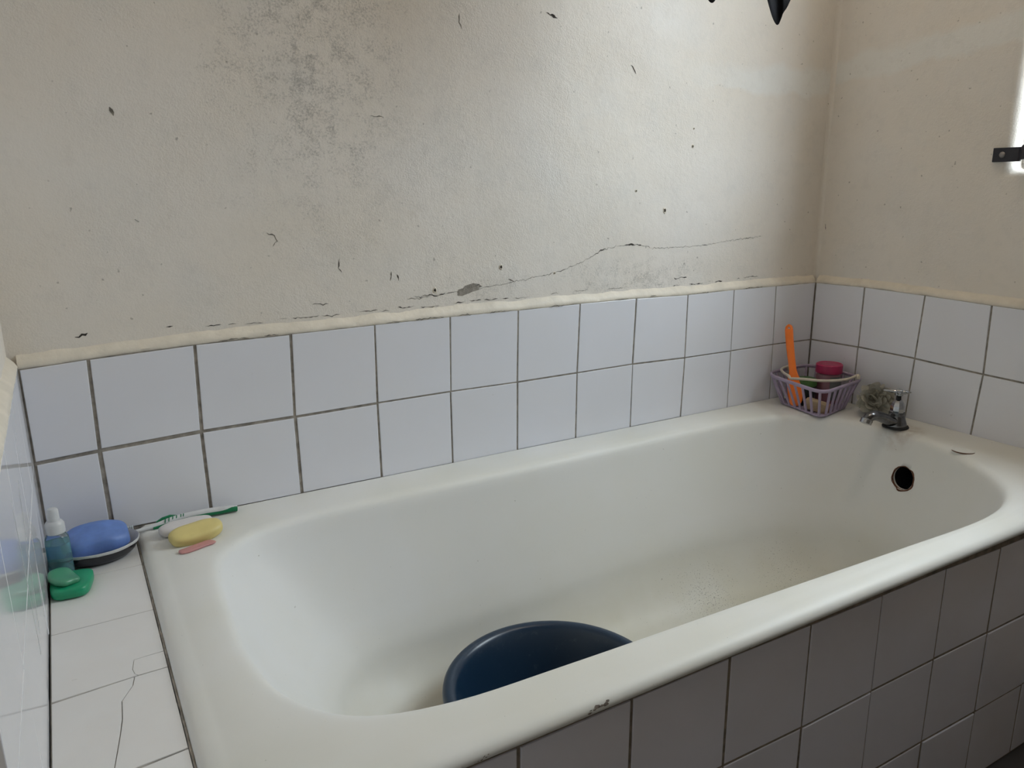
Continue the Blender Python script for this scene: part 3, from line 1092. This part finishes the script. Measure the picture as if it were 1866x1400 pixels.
# chipped patches at the lip
M['chipped'] = flat('chipped_enamel', (0.22, 0.18, 0.15), 0.8, var=0.35, scale=300)
LIP = sorted([(-0.0066, 0.0040), (-0.0105, 0.0008), (-0.0140, 0.0), (-0.0175, 0.0005)])
for (sx, sz, sl) in ((-1.112, 0.4905, 0.026), (-1.255, 0.4875, 0.009), (-0.88, 0.4875, 0.006)):
    for k in range(7):
        cx_ = sx + sl * (-0.5 + k / 6) + random.uniform(-0.002, 0.002)
        cz_ = sz + 0.004 * (k / 6 - 0.5) + random.uniform(-0.0015, 0.0015)
        bm = bmesh.new()
        pp = []
        sr = sl * random.uniform(0.07, 0.2)
        for i in range(9):
            a = 2 * PI * i / 9
            zz = cz_ + math.sin(a) * sr * 0.45 * random.uniform(0.5, 1.2)
            d_ = float(np.interp(zz - ZR, [q_[0] for q_ in LIP], [q_[1] for q_ in LIP]))
            pp.append(Vector((cx_ + math.cos(a) * sr * random.uniform(0.6, 1.1), Y0 + d_ - 0.0005, zz)))
        f = bm.faces.new([bm.verts.new(p) for p in pp])
        bmesh.ops.poke(bm, faces=[f])
        build('chip', bm, 'chipped', bath)

# ------------------------------------------------------------------ navy wash basin in the bath
BC = Vector((-0.938, -0.406, ZF - 0.0005))
basin = thing('wash_basin', 'round navy blue plastic basin lying in the bathtub', 'basin', BC)
bm = bmesh.new()
RB_, HB = 0.187, 0.122
prof_in = [(0.002, 0.004), (0.10, 0.004), (0.118, 0.006), (0.128, 0.014), (0.134, 0.03), (0.150, 0.075), (0.160, 0.105), (0.163, 0.112)]
prof_rim = [(0.166, 0.1175), (0.171, 0.1205), (0.177, 0.1218), (0.182, 0.1205), (0.186, 0.116), (0.187, 0.110), (0.1855, 0.105)]
prof_out = [(0.183, 0.1035), (0.168, 0.106), (0.164, 0.100), (0.153, 0.072), (0.137, 0.028), (0.131, 0.010), (0.122, 0.001), (0.10, 0.0), (0.002, 0.0)]
lathe(bm, prof_in + prof_rim + prof_out, 72)
build('bowl', bm, 'navy', basin, smooth=50)

# ------------------------------------------------------------------ tap
TP = Vector((0.050, -0.320, ZR))
tap = thing('bath_tap', 'chrome pillar tap with a cross handle on the bath rim in the corner', 'tap', TP)
bm = bmesh.new()
lathe(bm, [(0.028, 0.0), (0.0285, 0.0015), (0.027, 0.004), (0.022, 0.0045)], 28)
build('gasket', bm, 'black_rubber', tap, smooth=50)
bm = bmesh.new()
lathe(bm, [(0.0235, 0.0035), (0.0238, 0.006), (0.0222, 0.012), (0.0195, 0.020), (0.0178, 0.027), (0.0170, 0.031), (0.0176, 0.0325), (0.0172, 0.0352), (0.012, 0.0356)], 32)
build('tap_body', bm, 'chrome_dull', tap, smooth=35)
bm = bmesh.new()
sp_path = smooth_path([(-0.004, 0, 0.013), (-0.022, 0.001, 0.018), (-0.042, 0.004, 0.027), (-0.060, 0.007, 0.034), (-0.074, 0.009, 0.036), (-0.084, 0.011, 0.033), (-0.090, 0.012, 0.027)], 6)
m_ = len(sp_path)
tube(bm, sp_path, [((0.0150 - 0.0045 * i / (m_ - 1)), (0.0125 - 0.0020 * i / (m_ - 1))) for i in range(m_)], 20)
build('spout', bm, 'chrome_dull', tap, smooth=50)
bm = bmesh.new()
lathe(bm, [(0.0112, 0), (0.0128, 0.0005), (0.0128, 0.010), (0.0112, 0.0115), (0.010, 0.0115)], 24, Matrix.Translation((-0.0935, 0.0125, 0.0195)) @ Matrix.Rotation(math.radians(28), 4, 'Y'))
build('spout_nozzle', bm, 'chrome', tap, smooth=40)
bm = bmesh.new()
lathe(bm, [(0.0152, 0.035), (0.0156, 0.041), (0.0147, 0.050), (0.0122, 0.058), (0.0085, 0.0635), (0.0055, 0.065)], 8)
build('bonnet', bm, 'chrome', tap, smooth=25)
bm = bmesh.new()
lathe(bm, [(0.0056, 0.0645), (0.0052, 0.074), (0.0060, 0.0745), (0.0060, 0.076)], 16)
build('stem', bm, 'black_rubber', tap, smooth=40)
bm = bmesh.new()
lathe(bm, [(0.006, 0.074), (0.0088, 0.0755), (0.0098, 0.081), (0.0090, 0.0865), (0.0070, 0.0885), (0.002, 0.0892)], 20)
hd = build('tap_handle', bm, 'chrome', tap, smooth=40)
for a in (math.radians(-58), math.radians(122), math.radians(32), math.radians(212)):
    bm = bmesh.new()
    d = Vector((math.cos(a), math.sin(a), 0))
    z0 = Vector((0, 0, 0.0835))
    lng = 0.030 if abs(math.degrees(a)) in (58, 122) else 0.022
    tube(bm, [z0 + d * 0.006, z0 + d * 0.012, z0 + d * (lng * 0.7), z0 + d * lng + Vector((0, 0, 0.0005)), z0 + d * (lng + 0.003)],
         [(0.0058, 0.0042), (0.0060, 0.0046), (0.0048, 0.0036), (0.0028, 0.0022), (0.0010, 0.0008)], 14)
    build('handle_arm', bm, 'chrome', hd, smooth=50)

# ------------------------------------------------------------------ lilac basket in the corner and what is in it
BK = Vector((0.030, -0.106, ZR))
basket = thing('bath_basket', 'lilac plastic slatted basket with a cream handle in the tiled corner', 'basket', BK)


def rpoly(verts, r, z, n=6, zf=None):
    """rounded closed polygon in the plane z, relative to the basket's origin"""
    V = [Vector((x_ - BK.x, y_ - BK.y, z)) for x_, y_ in verts]
    out = []
    for i, p in enumerate(V):
        a, b = (V[i - 1] - p).normalized(), (V[(i + 1) % len(V)] - p).normalized()
        p0, p1 = p + a * r, p + b * r
        for k in range(n + 1):
            t_ = k / n
            out.append((1 - t_) ** 2 * p0 + 2 * t_ * (1 - t_) * p + t_ ** 2 * p1)
    res = []
    for i, p in enumerate(out):
        q = out[(i + 1) % len(out)]
        k = max(1, int((q - p).length / 0.01))
        res += [p.lerp(q, j / k) for j in range(k)]
    if zf:
        for p in res:
            p.z += zf(p)
    return res


RIMV = [(0.124, -0.012), (-0.038, -0.012), (-0.074, -0.214), (0.126, -0.178)]
BOTV = [(0.098, -0.034), (-0.014, -0.036), (-0.042, -0.190), (0.096, -0.160)]
RZ, BZ = 0.073, 0.004
dip = lambda p: 0.005 * max(0, min(1, (p.x + p.y + 0.04) / 0.2))
rim_pts = rpoly(RIMV, 0.040, RZ, zf=dip)
bm = bmesh.new()
tube(bm, rim_pts, [(0.0032, 0.0044)] * len(rim_pts), 10, True)
build('rim', bm, 'lilac', basket, smooth=70)
bot_pts = rpoly(BOTV, 0.028, BZ)
bm = bmesh.new()
tube(bm, bot_pts, 0.0026, 8, True)
build('base_rail', bm, 'lilac', basket, smooth=70)
bm = bmesh.new()
f = bm.faces.new([bm.verts.new(Vector((p.x * 0.985, p.y * 0.985, 0.0012))) for p in bot_pts])
ext = bmesh.ops.extrude_face_region(bm, geom=[f])
for v in ext['geom']:
    if isinstance(v, bmesh.types.BMVert):
        v.co.z += 0.0022
build('base', bm, 'lilac', basket)


def at_len(loop, n):
    tot = [0]
    for i in range(len(loop)):
        tot.append(tot[-1] + (loop[(i + 1) % len(loop)] - loop[i]).length)
    out = []
    for k in range(n):
        t_ = tot[-1] * (k + 0.5) / n
        i = max(j for j in range(len(loop)) if tot[j] <= t_)
        f_ = (t_ - tot[i]) / max(1e-9, tot[i + 1] - tot[i])
        out.append(loop[i].lerp(loop[(i + 1) % len(loop)], f_))
    return out


NS = 25
for a, b in zip(at_len(rim_pts, NS), at_len(bot_pts, NS)):
    bm = bmesh.new()
    mid_ = a.lerp(b, 0.55) + Vector((0, 0, 0)) + (a - b).cross(Vector((0, 0, 1))) * 0
    tube(bm, [a - Vector((0, 0, 0.002)), mid_, b], [(0.0032, 0.0026)] * 3, 8)
    build('slat', bm, 'lilac', basket, smooth=60)
# cream bail handle folded down over the front rim
hp = [(0.006, 0.090, 0.084), (-0.014, 0.086, 0.084), (-0.034, 0.074, 0.083), (-0.052, 0.050, 0.082), (-0.062, 0.027, 0.081), (-0.0655, 0.019, 0.077), (-0.0655, 0.006, 0.079), (-0.058, -0.020, 0.082), (-0.044, -0.044, 0.082), (-0.024, -0.060, 0.082), (0.001, -0.070, 0.082), (0.030, -0.075, 0.083), (0.060, -0.074, 0.087)]
bm = bmesh.new()
tube(bm, smooth_path(hp, 5), 0.0033, 10)
build('handle', bm, 'cream_plastic', basket, smooth=70)
for hx, hy, hz in ((0.010, 0.090, 0.084), (0.062, -0.076, 0.087)):
    bm = bmesh.new()
    lathe(bm, [(0.002, -0.006), (0.0055, -0.005), (0.006, 0.003), (0.004, 0.006), (0.001, 0.007)], 12, Matrix.Translation((hx, hy, hz - 0.003)))
    build('hinge', bm, 'cream_plastic', basket, smooth=50)

# orange paddle standing in the basket
pb, ptop = Vector((-0.020, -0.098, ZR + 0.006)), Vector((0.0165, -0.026, ZR + 0.198))
pad = thing('bath_paddle', 'bright orange plastic paddle with a holed handle standing in the lilac basket', 'paddle', pb)
zax = (ptop - pb).normalized()
nrm_ = Vector((-0.80, -0.60, 0))
nrm_ = (nrm_ - zax * nrm_.dot(zax)).normalized()
xax = zax.cross(nrm_).normalized()
L_ = (ptop - pb).length
prof = [(0.0, 0.004), (0.004, 0.011), (0.012, 0.0155), (0.03, 0.0175), (0.05, 0.0175), (0.068, 0.0150), (0.080, 0.0105), (0.092, 0.0088), (0.115, 0.0088), (0.145, 0.0094), (0.175, 0.0096), (L_ - 0.014, 0.0098), (L_ - 0.006, 0.0085), (L_ - 0.002, 0.0055), (L_, 0.002)]
bm = bmesh.new()
rings = []
for s, w in prof:
    bend = 0.004 * math.sin(PI * s / L_)
    th_ = 0.0022 + (0.0010 if s > 0.08 else 0)
    c_ = zax * s + nrm_ * bend + xax * (0.0012 * math.sin(2 * PI * s / L_))
    rings.append([c_ + xax * (w * math.cos(2 * PI * k / 14)) + nrm_ * (th_ * math.sin(2 * PI * k / 14)) for k in range(14)])
loft(bm, rings, True, True, True)
ob = build('blade', bm, 'orange', pad, smooth=60)
cb = bmesh.new()
q = Matrix((xax, nrm_, zax)).transposed().to_4x4()
lathe(cb, [(0.0028, -0.02), (0.0028, 0.02)], 14, Matrix.Translation(zax * (L_ - 0.0095)) @ q @ Matrix.Rotation(PI / 2, 4, 'X'))
co = build('cutter', cb)
co.location = pb
bpy.context.view_layer.update()
md = ob.modifiers.new('hole', 'BOOLEAN')
md.object = co
md.solver = 'EXACT'
dg = bpy.context.evaluated_depsgraph_get()
me3 = bpy.data.meshes.new_from_object(ob.evaluated_get(dg))
ob.modifiers.clear()
ob.data = me3
bpy.data.objects.remove(co)

# jar with a magenta lid
JP = Vector((0.083, -0.106, ZR + 0.0036))
jar = thing('cosmetic_jar', 'rosy plastic jar with a magenta screw lid inside the lilac basket', 'jar', JP)
JR = 0.031
bm = bmesh.new()
lathe(bm, [(0.026, 0), (JR - 0.001, 0.002), (JR, 0.006), (JR, 0.072), (JR - 0.002, 0.076), (0.027, 0.078), (0.027, 0.082)], 40)
build('jar_body', bm, 'jar_body', jar, smooth=50)
bm = bmesh.new()
lathe(bm, [(JR + 0.0005, 0.0785), (JR + 0.001, 0.080), (JR + 0.001, 0.0985), (JR - 0.001, 0.1005), (JR - 0.004, 0.1008), (JR - 0.005, 0.0996), (0.004, 0.0996)], 44)
build('lid', bm, 'pink_lid', jar, smooth=40)
bm = bmesh.new()
a0 = math.atan2(-1.33 + 0.1, -1.55 - 0.08) + 0.15
loft(bm, [[Vector(((JR + 0.0006) * math.cos(a0 + 1.9 * k / 20), (JR + 0.0006) * math.sin(a0 + 1.9 * k / 20), z)) for k in range(21)] for z in (0.012, 0.072)], False)
build('jar_label', bm, 'jar_label', jar, smooth=60)

# green tub
GP = Vector((0.022, -0.088, ZR + 0.0036))
gt = thing('plastic_tub', 'dark green round tub with a lighter green rim inside the lilac basket', 'tub', GP)
bm = bmesh.new()
lathe(bm, [(0.022, 0), (0.0245, 0.002), (0.0255, 0.030), (0.026, 0.049), (0.024, 0.050)], 32)
build('tub_body', bm, 'green_dark', gt, smooth=50)
bm = bmesh.new()
lathe(bm, [(0.0262, 0.0495), (0.0268, 0.051), (0.0268, 0.064), (0.0255, 0.066), (0.004, 0.066)], 32)
build('tub_lid', bm, 'green_band', gt, smooth=40)

# tan soap block
sb = superbar(0.028, 0.0125, 0.0135, 0.35, 0.35, 14, 24)
o = build('soap_block', sb, 'tan_soap', None, (-0.010, -0.150, ZR + 0.0185), smooth=60)
o.rotation_euler = (0, math.radians(12), math.radians(-62))
tag(o, 'worn tan soap block lying in the front corner of the lilac basket', 'soap')
e = superbar(0.004, 0.0118, 0.0128, 0.3, 0.35, 10, 20)
build('soap_end', e, 'salmon', o, (0.0262, 0, 0), smooth=60)['label'] = 'salmon pink end face'

# grey bath puff of crumpled net
PP = Vector((0.088, -0.236, ZR))
puff = thing('bath_puff', 'crumpled grey net bath puff squeezed between the basket and the tap', 'bath puff', PP)
bm = bmesh.new()
rng = random.Random(3)


def ruffle(c, nrm3, r, waves, amp, ph):
    b2 = bmesh.new()
    nn = 44
    q3 = nrm3.to_track_quat('Z', 'Y').to_matrix().to_4x4()
    rings = []
    for f_, wv in ((0.18, 0.1), (0.5, 0.5), (0.8, 0.9), (1.0, 1.15)):
        ring = []
        for i in range(nn):
            a = 2 * PI * i / nn
            rr = r * f_ * (1 + 0.18 * math.sin(3 * a + ph))
            zz = amp * wv * math.sin(waves * a + ph) + 0.012 * f_ * f_
            ring.append(c + (q3 @ Vector((rr * math.cos(a), rr * math.sin(a), zz))))
        rings.append(ring)
    loft(b2, rings)
    merge(bm, b2)


for k in range(24):
    u = rng.uniform(-1, 1)
    a = rng.uniform(0, 2 * PI)
    d = Vector((math.sqrt(1 - u * u) * math.cos(a), math.sqrt(1 - u * u) * math.sin(a), abs(u) * 0.9 - 0.15)).normalized()
    c = Vector((0, 0, 0.036)) + Vector((d.x * 0.018, d.y * 0.018, d.z * 0.018))
    ruffle(c, d, rng.uniform(0.019, 0.029), rng.choice((3, 4, 5)), rng.uniform(0.004, 0.008), rng.uniform(0, 6))
for v in bm.verts:
    v.co.z = max(v.co.z, 0.001 + 0.001 * rng.random())
    v.co.x = min(v.co.x, XR - PP.x - 0.002 - 0.001 * rng.random())
    v.co.y = max(min(v.co.y, 0.052 - 0.001 * rng.random()), -0.056 - 0.001 * rng.random())
bmesh.ops.solidify(bm, geom=bm.faces[:], thickness=0.0005)
po_ = build('net', bm, 'net', puff, smooth=60)
bm = superbar(0.026, 0.028, 0.024, 0.9, 1, 12, 20, warp=lambda p: p + Vector((0, 0, 0.028)) + p * 0.2 * noise.noise(p * 90))
build('net_core', bm, flat('grey_net_core', (0.48, 0.465, 0.41), 0.9, var=0.2, bump=0.6), puff, smooth=180)

# ------------------------------------------------------------------ left corner: dish, soaps, bottle, toothbrush
DP = Vector((-1.5632, -0.0640, LZ))
dish = thing('soap_dish', 'oval soap dish black outside and white inside holding the blue soap', 'soap dish', DP)
def oval(a, b, z, n=40, jag=0.0):
    return [Vector((a * math.cos(2 * PI * i / n) , b * math.sin(2 * PI * i / n), z + jag * noise.noise(Vector((math.cos(2 * PI * i / n) * 5, math.sin(2 * PI * i / n) * 5, a * 50))))) for i in range(n)]
bm = bmesh.new()
loft(bm, [oval(0.036, 0.026, 0.0), oval(0.044, 0.034, 0.0012), oval(0.053, 0.042, 0.009), oval(0.0592, 0.0477, 0.0215, jag=0.0016)], True, True, False)
build('dish_outside', bm, 'dish_outside', dish, smooth=60)
bm = bmesh.new()
loft(bm, [oval(0.0594, 0.0479, 0.0210, jag=0.0016), oval(0.0606, 0.0490, 0.0248, jag=0.0006), oval(0.0600, 0.0484, 0.0258), oval(0.0582, 0.0466, 0.0245), oval(0.050, 0.039, 0.012), oval(0.035, 0.026, 0.006), oval(0.01, 0.008, 0.005)], True, False, True)
build('dish_inside', bm, 'dish_inside', dish, smooth=60)

def soapwarp(p):
    p = p.copy()
    p.z += 0.0035 * math.cos(p.x * 62) * (1 if p.z > 0 else 0.2)
    p.y *= 1 - 0.08 * math.cos(p.x * 55)
    return p + p * 0.06 * noise.noise(p * 45)
sbm = superbar(0.049, 0.032, 0.0165, 0.55, 0.62, 22, 48, soapwarp)
o = build('blue_soap', sbm, 'blue_soap', None, (-1.5665, -0.067, LZ + 0.0315), smooth=180)
o.rotation_euler = (math.radians(9), math.radians(-3), math.radians(4))
o.name = 'soap_bar'
tag(o, 'large blue soap bar resting in the black and white dish', 'soap')

sbm = superbar(0.0415, 0.0190, 0.0088, 0.6, 0.7, 18, 40, lambda p: p + p * 0.05 * noise.noise(p * 50))
o = build('soap_bar', sbm, 'white_soap', None, (-1.4335, -0.0615, ZR + 0.0088), smooth=180)
o.rotation_euler = (0, 0, math.radians(7))
tag(o, 'white soap bar on the bath rim behind the yellow soap', 'soap')
sbm = superbar(0.0415, 0.0205, 0.0115, 0.62, 0.72, 18, 40, lambda p: p + p * 0.06 * noise.noise(p * 42) + Vector((0, 0, -0.0015 * math.cos(p.x * 45))))
o = build('soap_bar', sbm, 'yellow_soap', None, (-1.4235, -0.1030, ZR + 0.0120), smooth=180)
o.rotation_euler = (math.radians(14), math.radians(-3), math.radians(10))
tag(o, 'yellow soap bar stuck against the white soap on the bath rim', 'soap')
sbm = superbar(0.0275, 0.0082, 0.0022, 0.5, 0.5, 10, 32, lambda p: p + Vector((0, 0.0016 * math.sin(p.x * 90), 0)) + p * 0.12 * noise.noise(p * 120))
o = build('soap_sliver', sbm, 'pink_soap', None, (-1.4290, -0.1365, ZR + 0.0019), smooth=180)
o.rotation_euler = (0, 0, math.radians(13))
tag(o, 'thin pink soap sliver on the bath rim in front of the yellow soap', 'soap')

# green soap pair
def gw(p):
    p = p.copy()
    p.x *= 1 + 0.10 * (p.y / 0.033)
    return p
sbm = superbar(0.0265, 0.0335, 0.0085, 0.4, 0.5, 14, 40, gw)
o = build('soap_bar', sbm, 'green_soap', None, (-1.6012, -0.1570, LZ + 0.0084), smooth=180)
o.rotation_euler = (0, 0, math.radians(-6))
tag(o, 'flat deep green soap bar on the tiled ledge by the left wall', 'soap')
sbm = superbar(0.0175, 0.0225, 0.0060, 0.6, 0.75, 14, 36, lambda p: p + p * 0.15 * noise.noise(p * 70) + Vector((0, 0, -0.002 * math.cos(p.y * 90))))
o = build('soap_bar', sbm, 'pale_green_soap', None, (-1.6090, -0.1580, LZ + 0.0222), smooth=180)
o.rotation_euler = (math.radians(5), math.radians(6), math.radians(22))
tag(o, 'worn pale green soap lying on top of the deep green soap', 'soap')

# small bottle of teal liquid
BP = Vector((-1.6120, -0.1050, LZ))
bot_ = thing('lotion_bottle', 'small clear bottle of teal liquid with a white cap by the left wall', 'bottle', BP)
bm = bmesh.new()
lathe(bm, [(0.0135, 0), (0.0158, 0.0015), (0.0162, 0.004), (0.0162, 0.058), (0.0150, 0.064), (0.0115, 0.0685), (0.0098, 0.070), (0.0098, 0.076)], 32)
build('bottle_body', bm, 'bottle_clear', bot_, smooth=50)
bm = bmesh.new()
lathe(bm, [(0.0125, 0.0025), (0.0148, 0.0035), (0.0150, 0.054), (0.002, 0.0545)], 32)
build('liquid', bm, 'teal', bot_, smooth=50)
bm = bmesh.new()
lathe(bm, [(0.0120, 0.0700), (0.0130, 0.0710), (0.0128, 0.084), (0.0105, 0.088), (0.0080, 0.0895), (0.0076, 0.104), (0.0060, 0.1075), (0.002, 0.1085)], 28)
build('bottle_cap', bm, 'bottle_cap', bot_, smooth=45)

# toothbrush lying along the wall
tb = thing('toothbrush', 'green and white toothbrush lying along the tiles behind the soaps', 'toothbrush', (-1.425, -0.024, ZR))
o0 = Vector(tb.location)
spine = [(-1.507, -0.0310, 0.5060), (-1.487, -0.0270, 0.5062), (-1.470, -0.0240, 0.5072), (-1.455, -0.0222, 0.5088), (-1.440, -0.0212, 0.5100), (-1.420, -0.0207, 0.5108), (-1.395, -0.0207, 0.5108), (-1.370, -0.0218, 0.5098), (-1.352, -0.0230, 0.5084), (-1.3460, -0.0235, 0.5078)]
sp2 = smooth_path([Vector(p) - o0 for p in spine], 5)
m_ = len(sp2)
def rad(i):
    u = i / (m_ - 1)
    return 0.0030 + 0.0030 * min(1, max(0, (u - 0.12) / 0.25)) - 0.0008 * max(0, u - 0.8) / 0.2
bm = bmesh.new()
tube(bm, sp2, [(rad(i), rad(i) * 1.02) for i in range(m_)], 14)
build('brush_handle', bm, 'brush_white', tb, smooth=60)
# green rubber on the side facing the room and the butt end
bm = bmesh.new()
i0 = int(m_ * 0.17)
gp, gr = [], []
for i in range(i0, m_):
    u = (i - i0) / (m_ - 1 - i0)
    low = 1 - max(0, (u - 0.72) / 0.12) if u > 0.72 else 1
    low = max(0, low)
    gp.append(sp2[i] + Vector((0, -0.0016 - 0.0004 * low, -0.0024 * low)))
    gr.append((rad(i) * (0.86 if low > 0.5 else 0.90), rad(i) * (0.72 + 0.16 * (1 - low))))
tube(bm, gp, gr, 14)
build('grip', bm, 'brush_green', tb, smooth=60)['label'] = 'green rubber grip'
bm = bmesh.new()
tube(bm, [Vector((-1.474, -0.0215, 0.5110)) - o0, Vector((-1.464, -0.0190, 0.5135)) - o0, Vector((-1.452, -0.0185, 0.5152)) - o0, Vector((-1.442, -0.0195, 0.5150)) - o0], [0.0012, 0.0028, 0.0030, 0.001], 10)
build('thumb_pad', bm, 'brush_green', tb, smooth=60)
for k in range(6):
    u = 0.30 + 0.042 * k
    c = sp2[int(u * (m_ - 1))]
    bm = bmesh.new()
    tube(bm, [c + Vector((-0.0006, -0.0048, 0.0012)), c + Vector((0.0002, -0.0040, 0.0044)), c + Vector((0.0010, -0.0008, 0.0062))], 0.0009, 6)
    build('grip_rib', bm, 'brush_green', tb, smooth=60)
bm = superbar(0.013, 0.0052, 0.0024, 0.6, 0.8, 10, 24)
build('brush_head', bm, 'brush_white', tb, Vector((-1.5190, -0.0330, 0.5060)) - o0, smooth=60)
bm = bmesh.new()
for i in range(7):
    for j in range(3):
        lathe(bm, [(0.0012, 0.0), (0.0013, 0.0095)], 6, Matrix.Translation(Vector((-1.528 + i * 0.003, -0.0357 + j * 0.0027, 0.5080)) - o0))
b_ = build('bristles', bm, 'brush_bristle', tb)
b_['kind'] = 'stuff'

# ------------------------------------------------------------------ dark cloth hanging from a line above the frame
CL = Vector((-0.48, -0.30, 1.75))
line = thing('clothes_line', 'thin white cord stretched between the walls above the bath', 'clothes line', (XL - PT, CL.y, CL.z))
bm = bmesh.new()
tube(bm, [(0.004, 0, 0.008), (0.6, 0, 0.002), (1.16, 0, 0.0), (1.5, 0, 0.003), (WX - XL + PT - 0.004, 0, 0.008)], 0.0016, 8)
build('cord', bm, 'cream_plastic', line, smooth=60)
for hx, sg in ((0.0, 1), (WX - XL + PT, -1)):
    bm = bmesh.new()
    lathe(bm, [(0.008, 0.0), (0.008, 0.002), (0.003, 0.003), (0.003, 0.012), (0.0015, 0.013)], 12, Matrix.Translation((hx, 0, 0.008)) @ Matrix.Rotation(sg * PI / 2, 4, 'Y'))
    build('wall_screw', bm, 'screw', line, smooth=50)
cl = thing('hanging_cloth', 'black cloth hung over a line with pointed corners dangling into view', 'cloth', CL)
# gathered cloth: hem with two long corners; columns run from the hook down
def cloth_panel(cx_top, tips, phase):
    """tips: list of (x, z) along the hem, relative to the cloth's origin"""
    bm = bmesh.new()
    hem = smooth_path([(a, 0, b) for a, b in tips], 8)
    nrow = 22
    rings = []
    for r_ in range(nrow + 1):
        f_ = r_ / nrow
        ring = []
        for i, h_ in enumerate(hem):
            u = i / (len(hem) - 1)
            top = Vector((cx_top + (u - 0.5) * 0.16, 0, 0.004))
            p = top.lerp(h_, f_)
            wv = math.sin(u * 21 + phase) * 0.006 * f_ * (1.4 - f_) + math.sin(u * 9 + f_ * 3) * 0.004 * f_ * (1.2 - f_)
            ring.append(Vector((p.x, wv - 0.0035, p.z)))
        rings.append(ring)
    loft(bm, rings, False)
    bmesh.ops.solidify(bm, geom=bm.faces[:], thickness=0.0016)
    return bm
tips = [(-0.14, -0.30), (-0.116, -0.37), (-0.103, -0.405), (-0.091, -0.4165), (-0.079, -0.404), (-0.06, -0.36), (0.0, -0.33), (0.022, -0.36), (0.038, -0.395), (0.045, -0.410), (0.055, -0.423), (0.068, -0.4335), (0.0755, -0.4335), (0.0785, -0.424), (0.0795, -0.416), (0.089, -0.405), (0.099, -0.392), (0.125, -0.35), (0.15, -0.30)]
build('cloth_sheet', cloth_panel(0.0, tips, 0.6), 'cloth', cl, smooth=180)

# ------------------------------------------------------------------ added fill bulb, unseen above the frame, brightens right wall and rim
lamp = thing('fill_lamp', 'added warm fill bulb, out of view on the ceiling above the bath', 'fill lamp', (-0.30, -0.56, CEIL))
bm = bmesh.new()
lathe(bm, [(0.055, 0.0), (0.055, -0.008), (0.045, -0.016), (0.028, -0.020), (0.026, -0.055), (0.020, -0.058)], 28)
build('fill_lamp_holder', bm, 'bottle_cap', lamp, smooth=40)
m = bpy.data.materials.new('fill_bulb')
m.use_nodes = True
pb_ = m.node_tree.nodes['Principled BSDF']
pb_.inputs['Emission Color'].default_value = (1.0, 0.86, 0.68, 1)
pb_.inputs['Emission Strength'].default_value = 19.0
M['bulb'] = m
bm = bmesh.new()
lathe(bm, [(0.018, -0.056)] + [(0.065 * math.sin(math.radians(a)), -0.120 + 0.065 * math.cos(math.radians(a))) for a in range(18, 178, 12)] + [(0.002, -0.185)], 24)
build('bulb', bm, 'bulb', lamp, smooth=180)
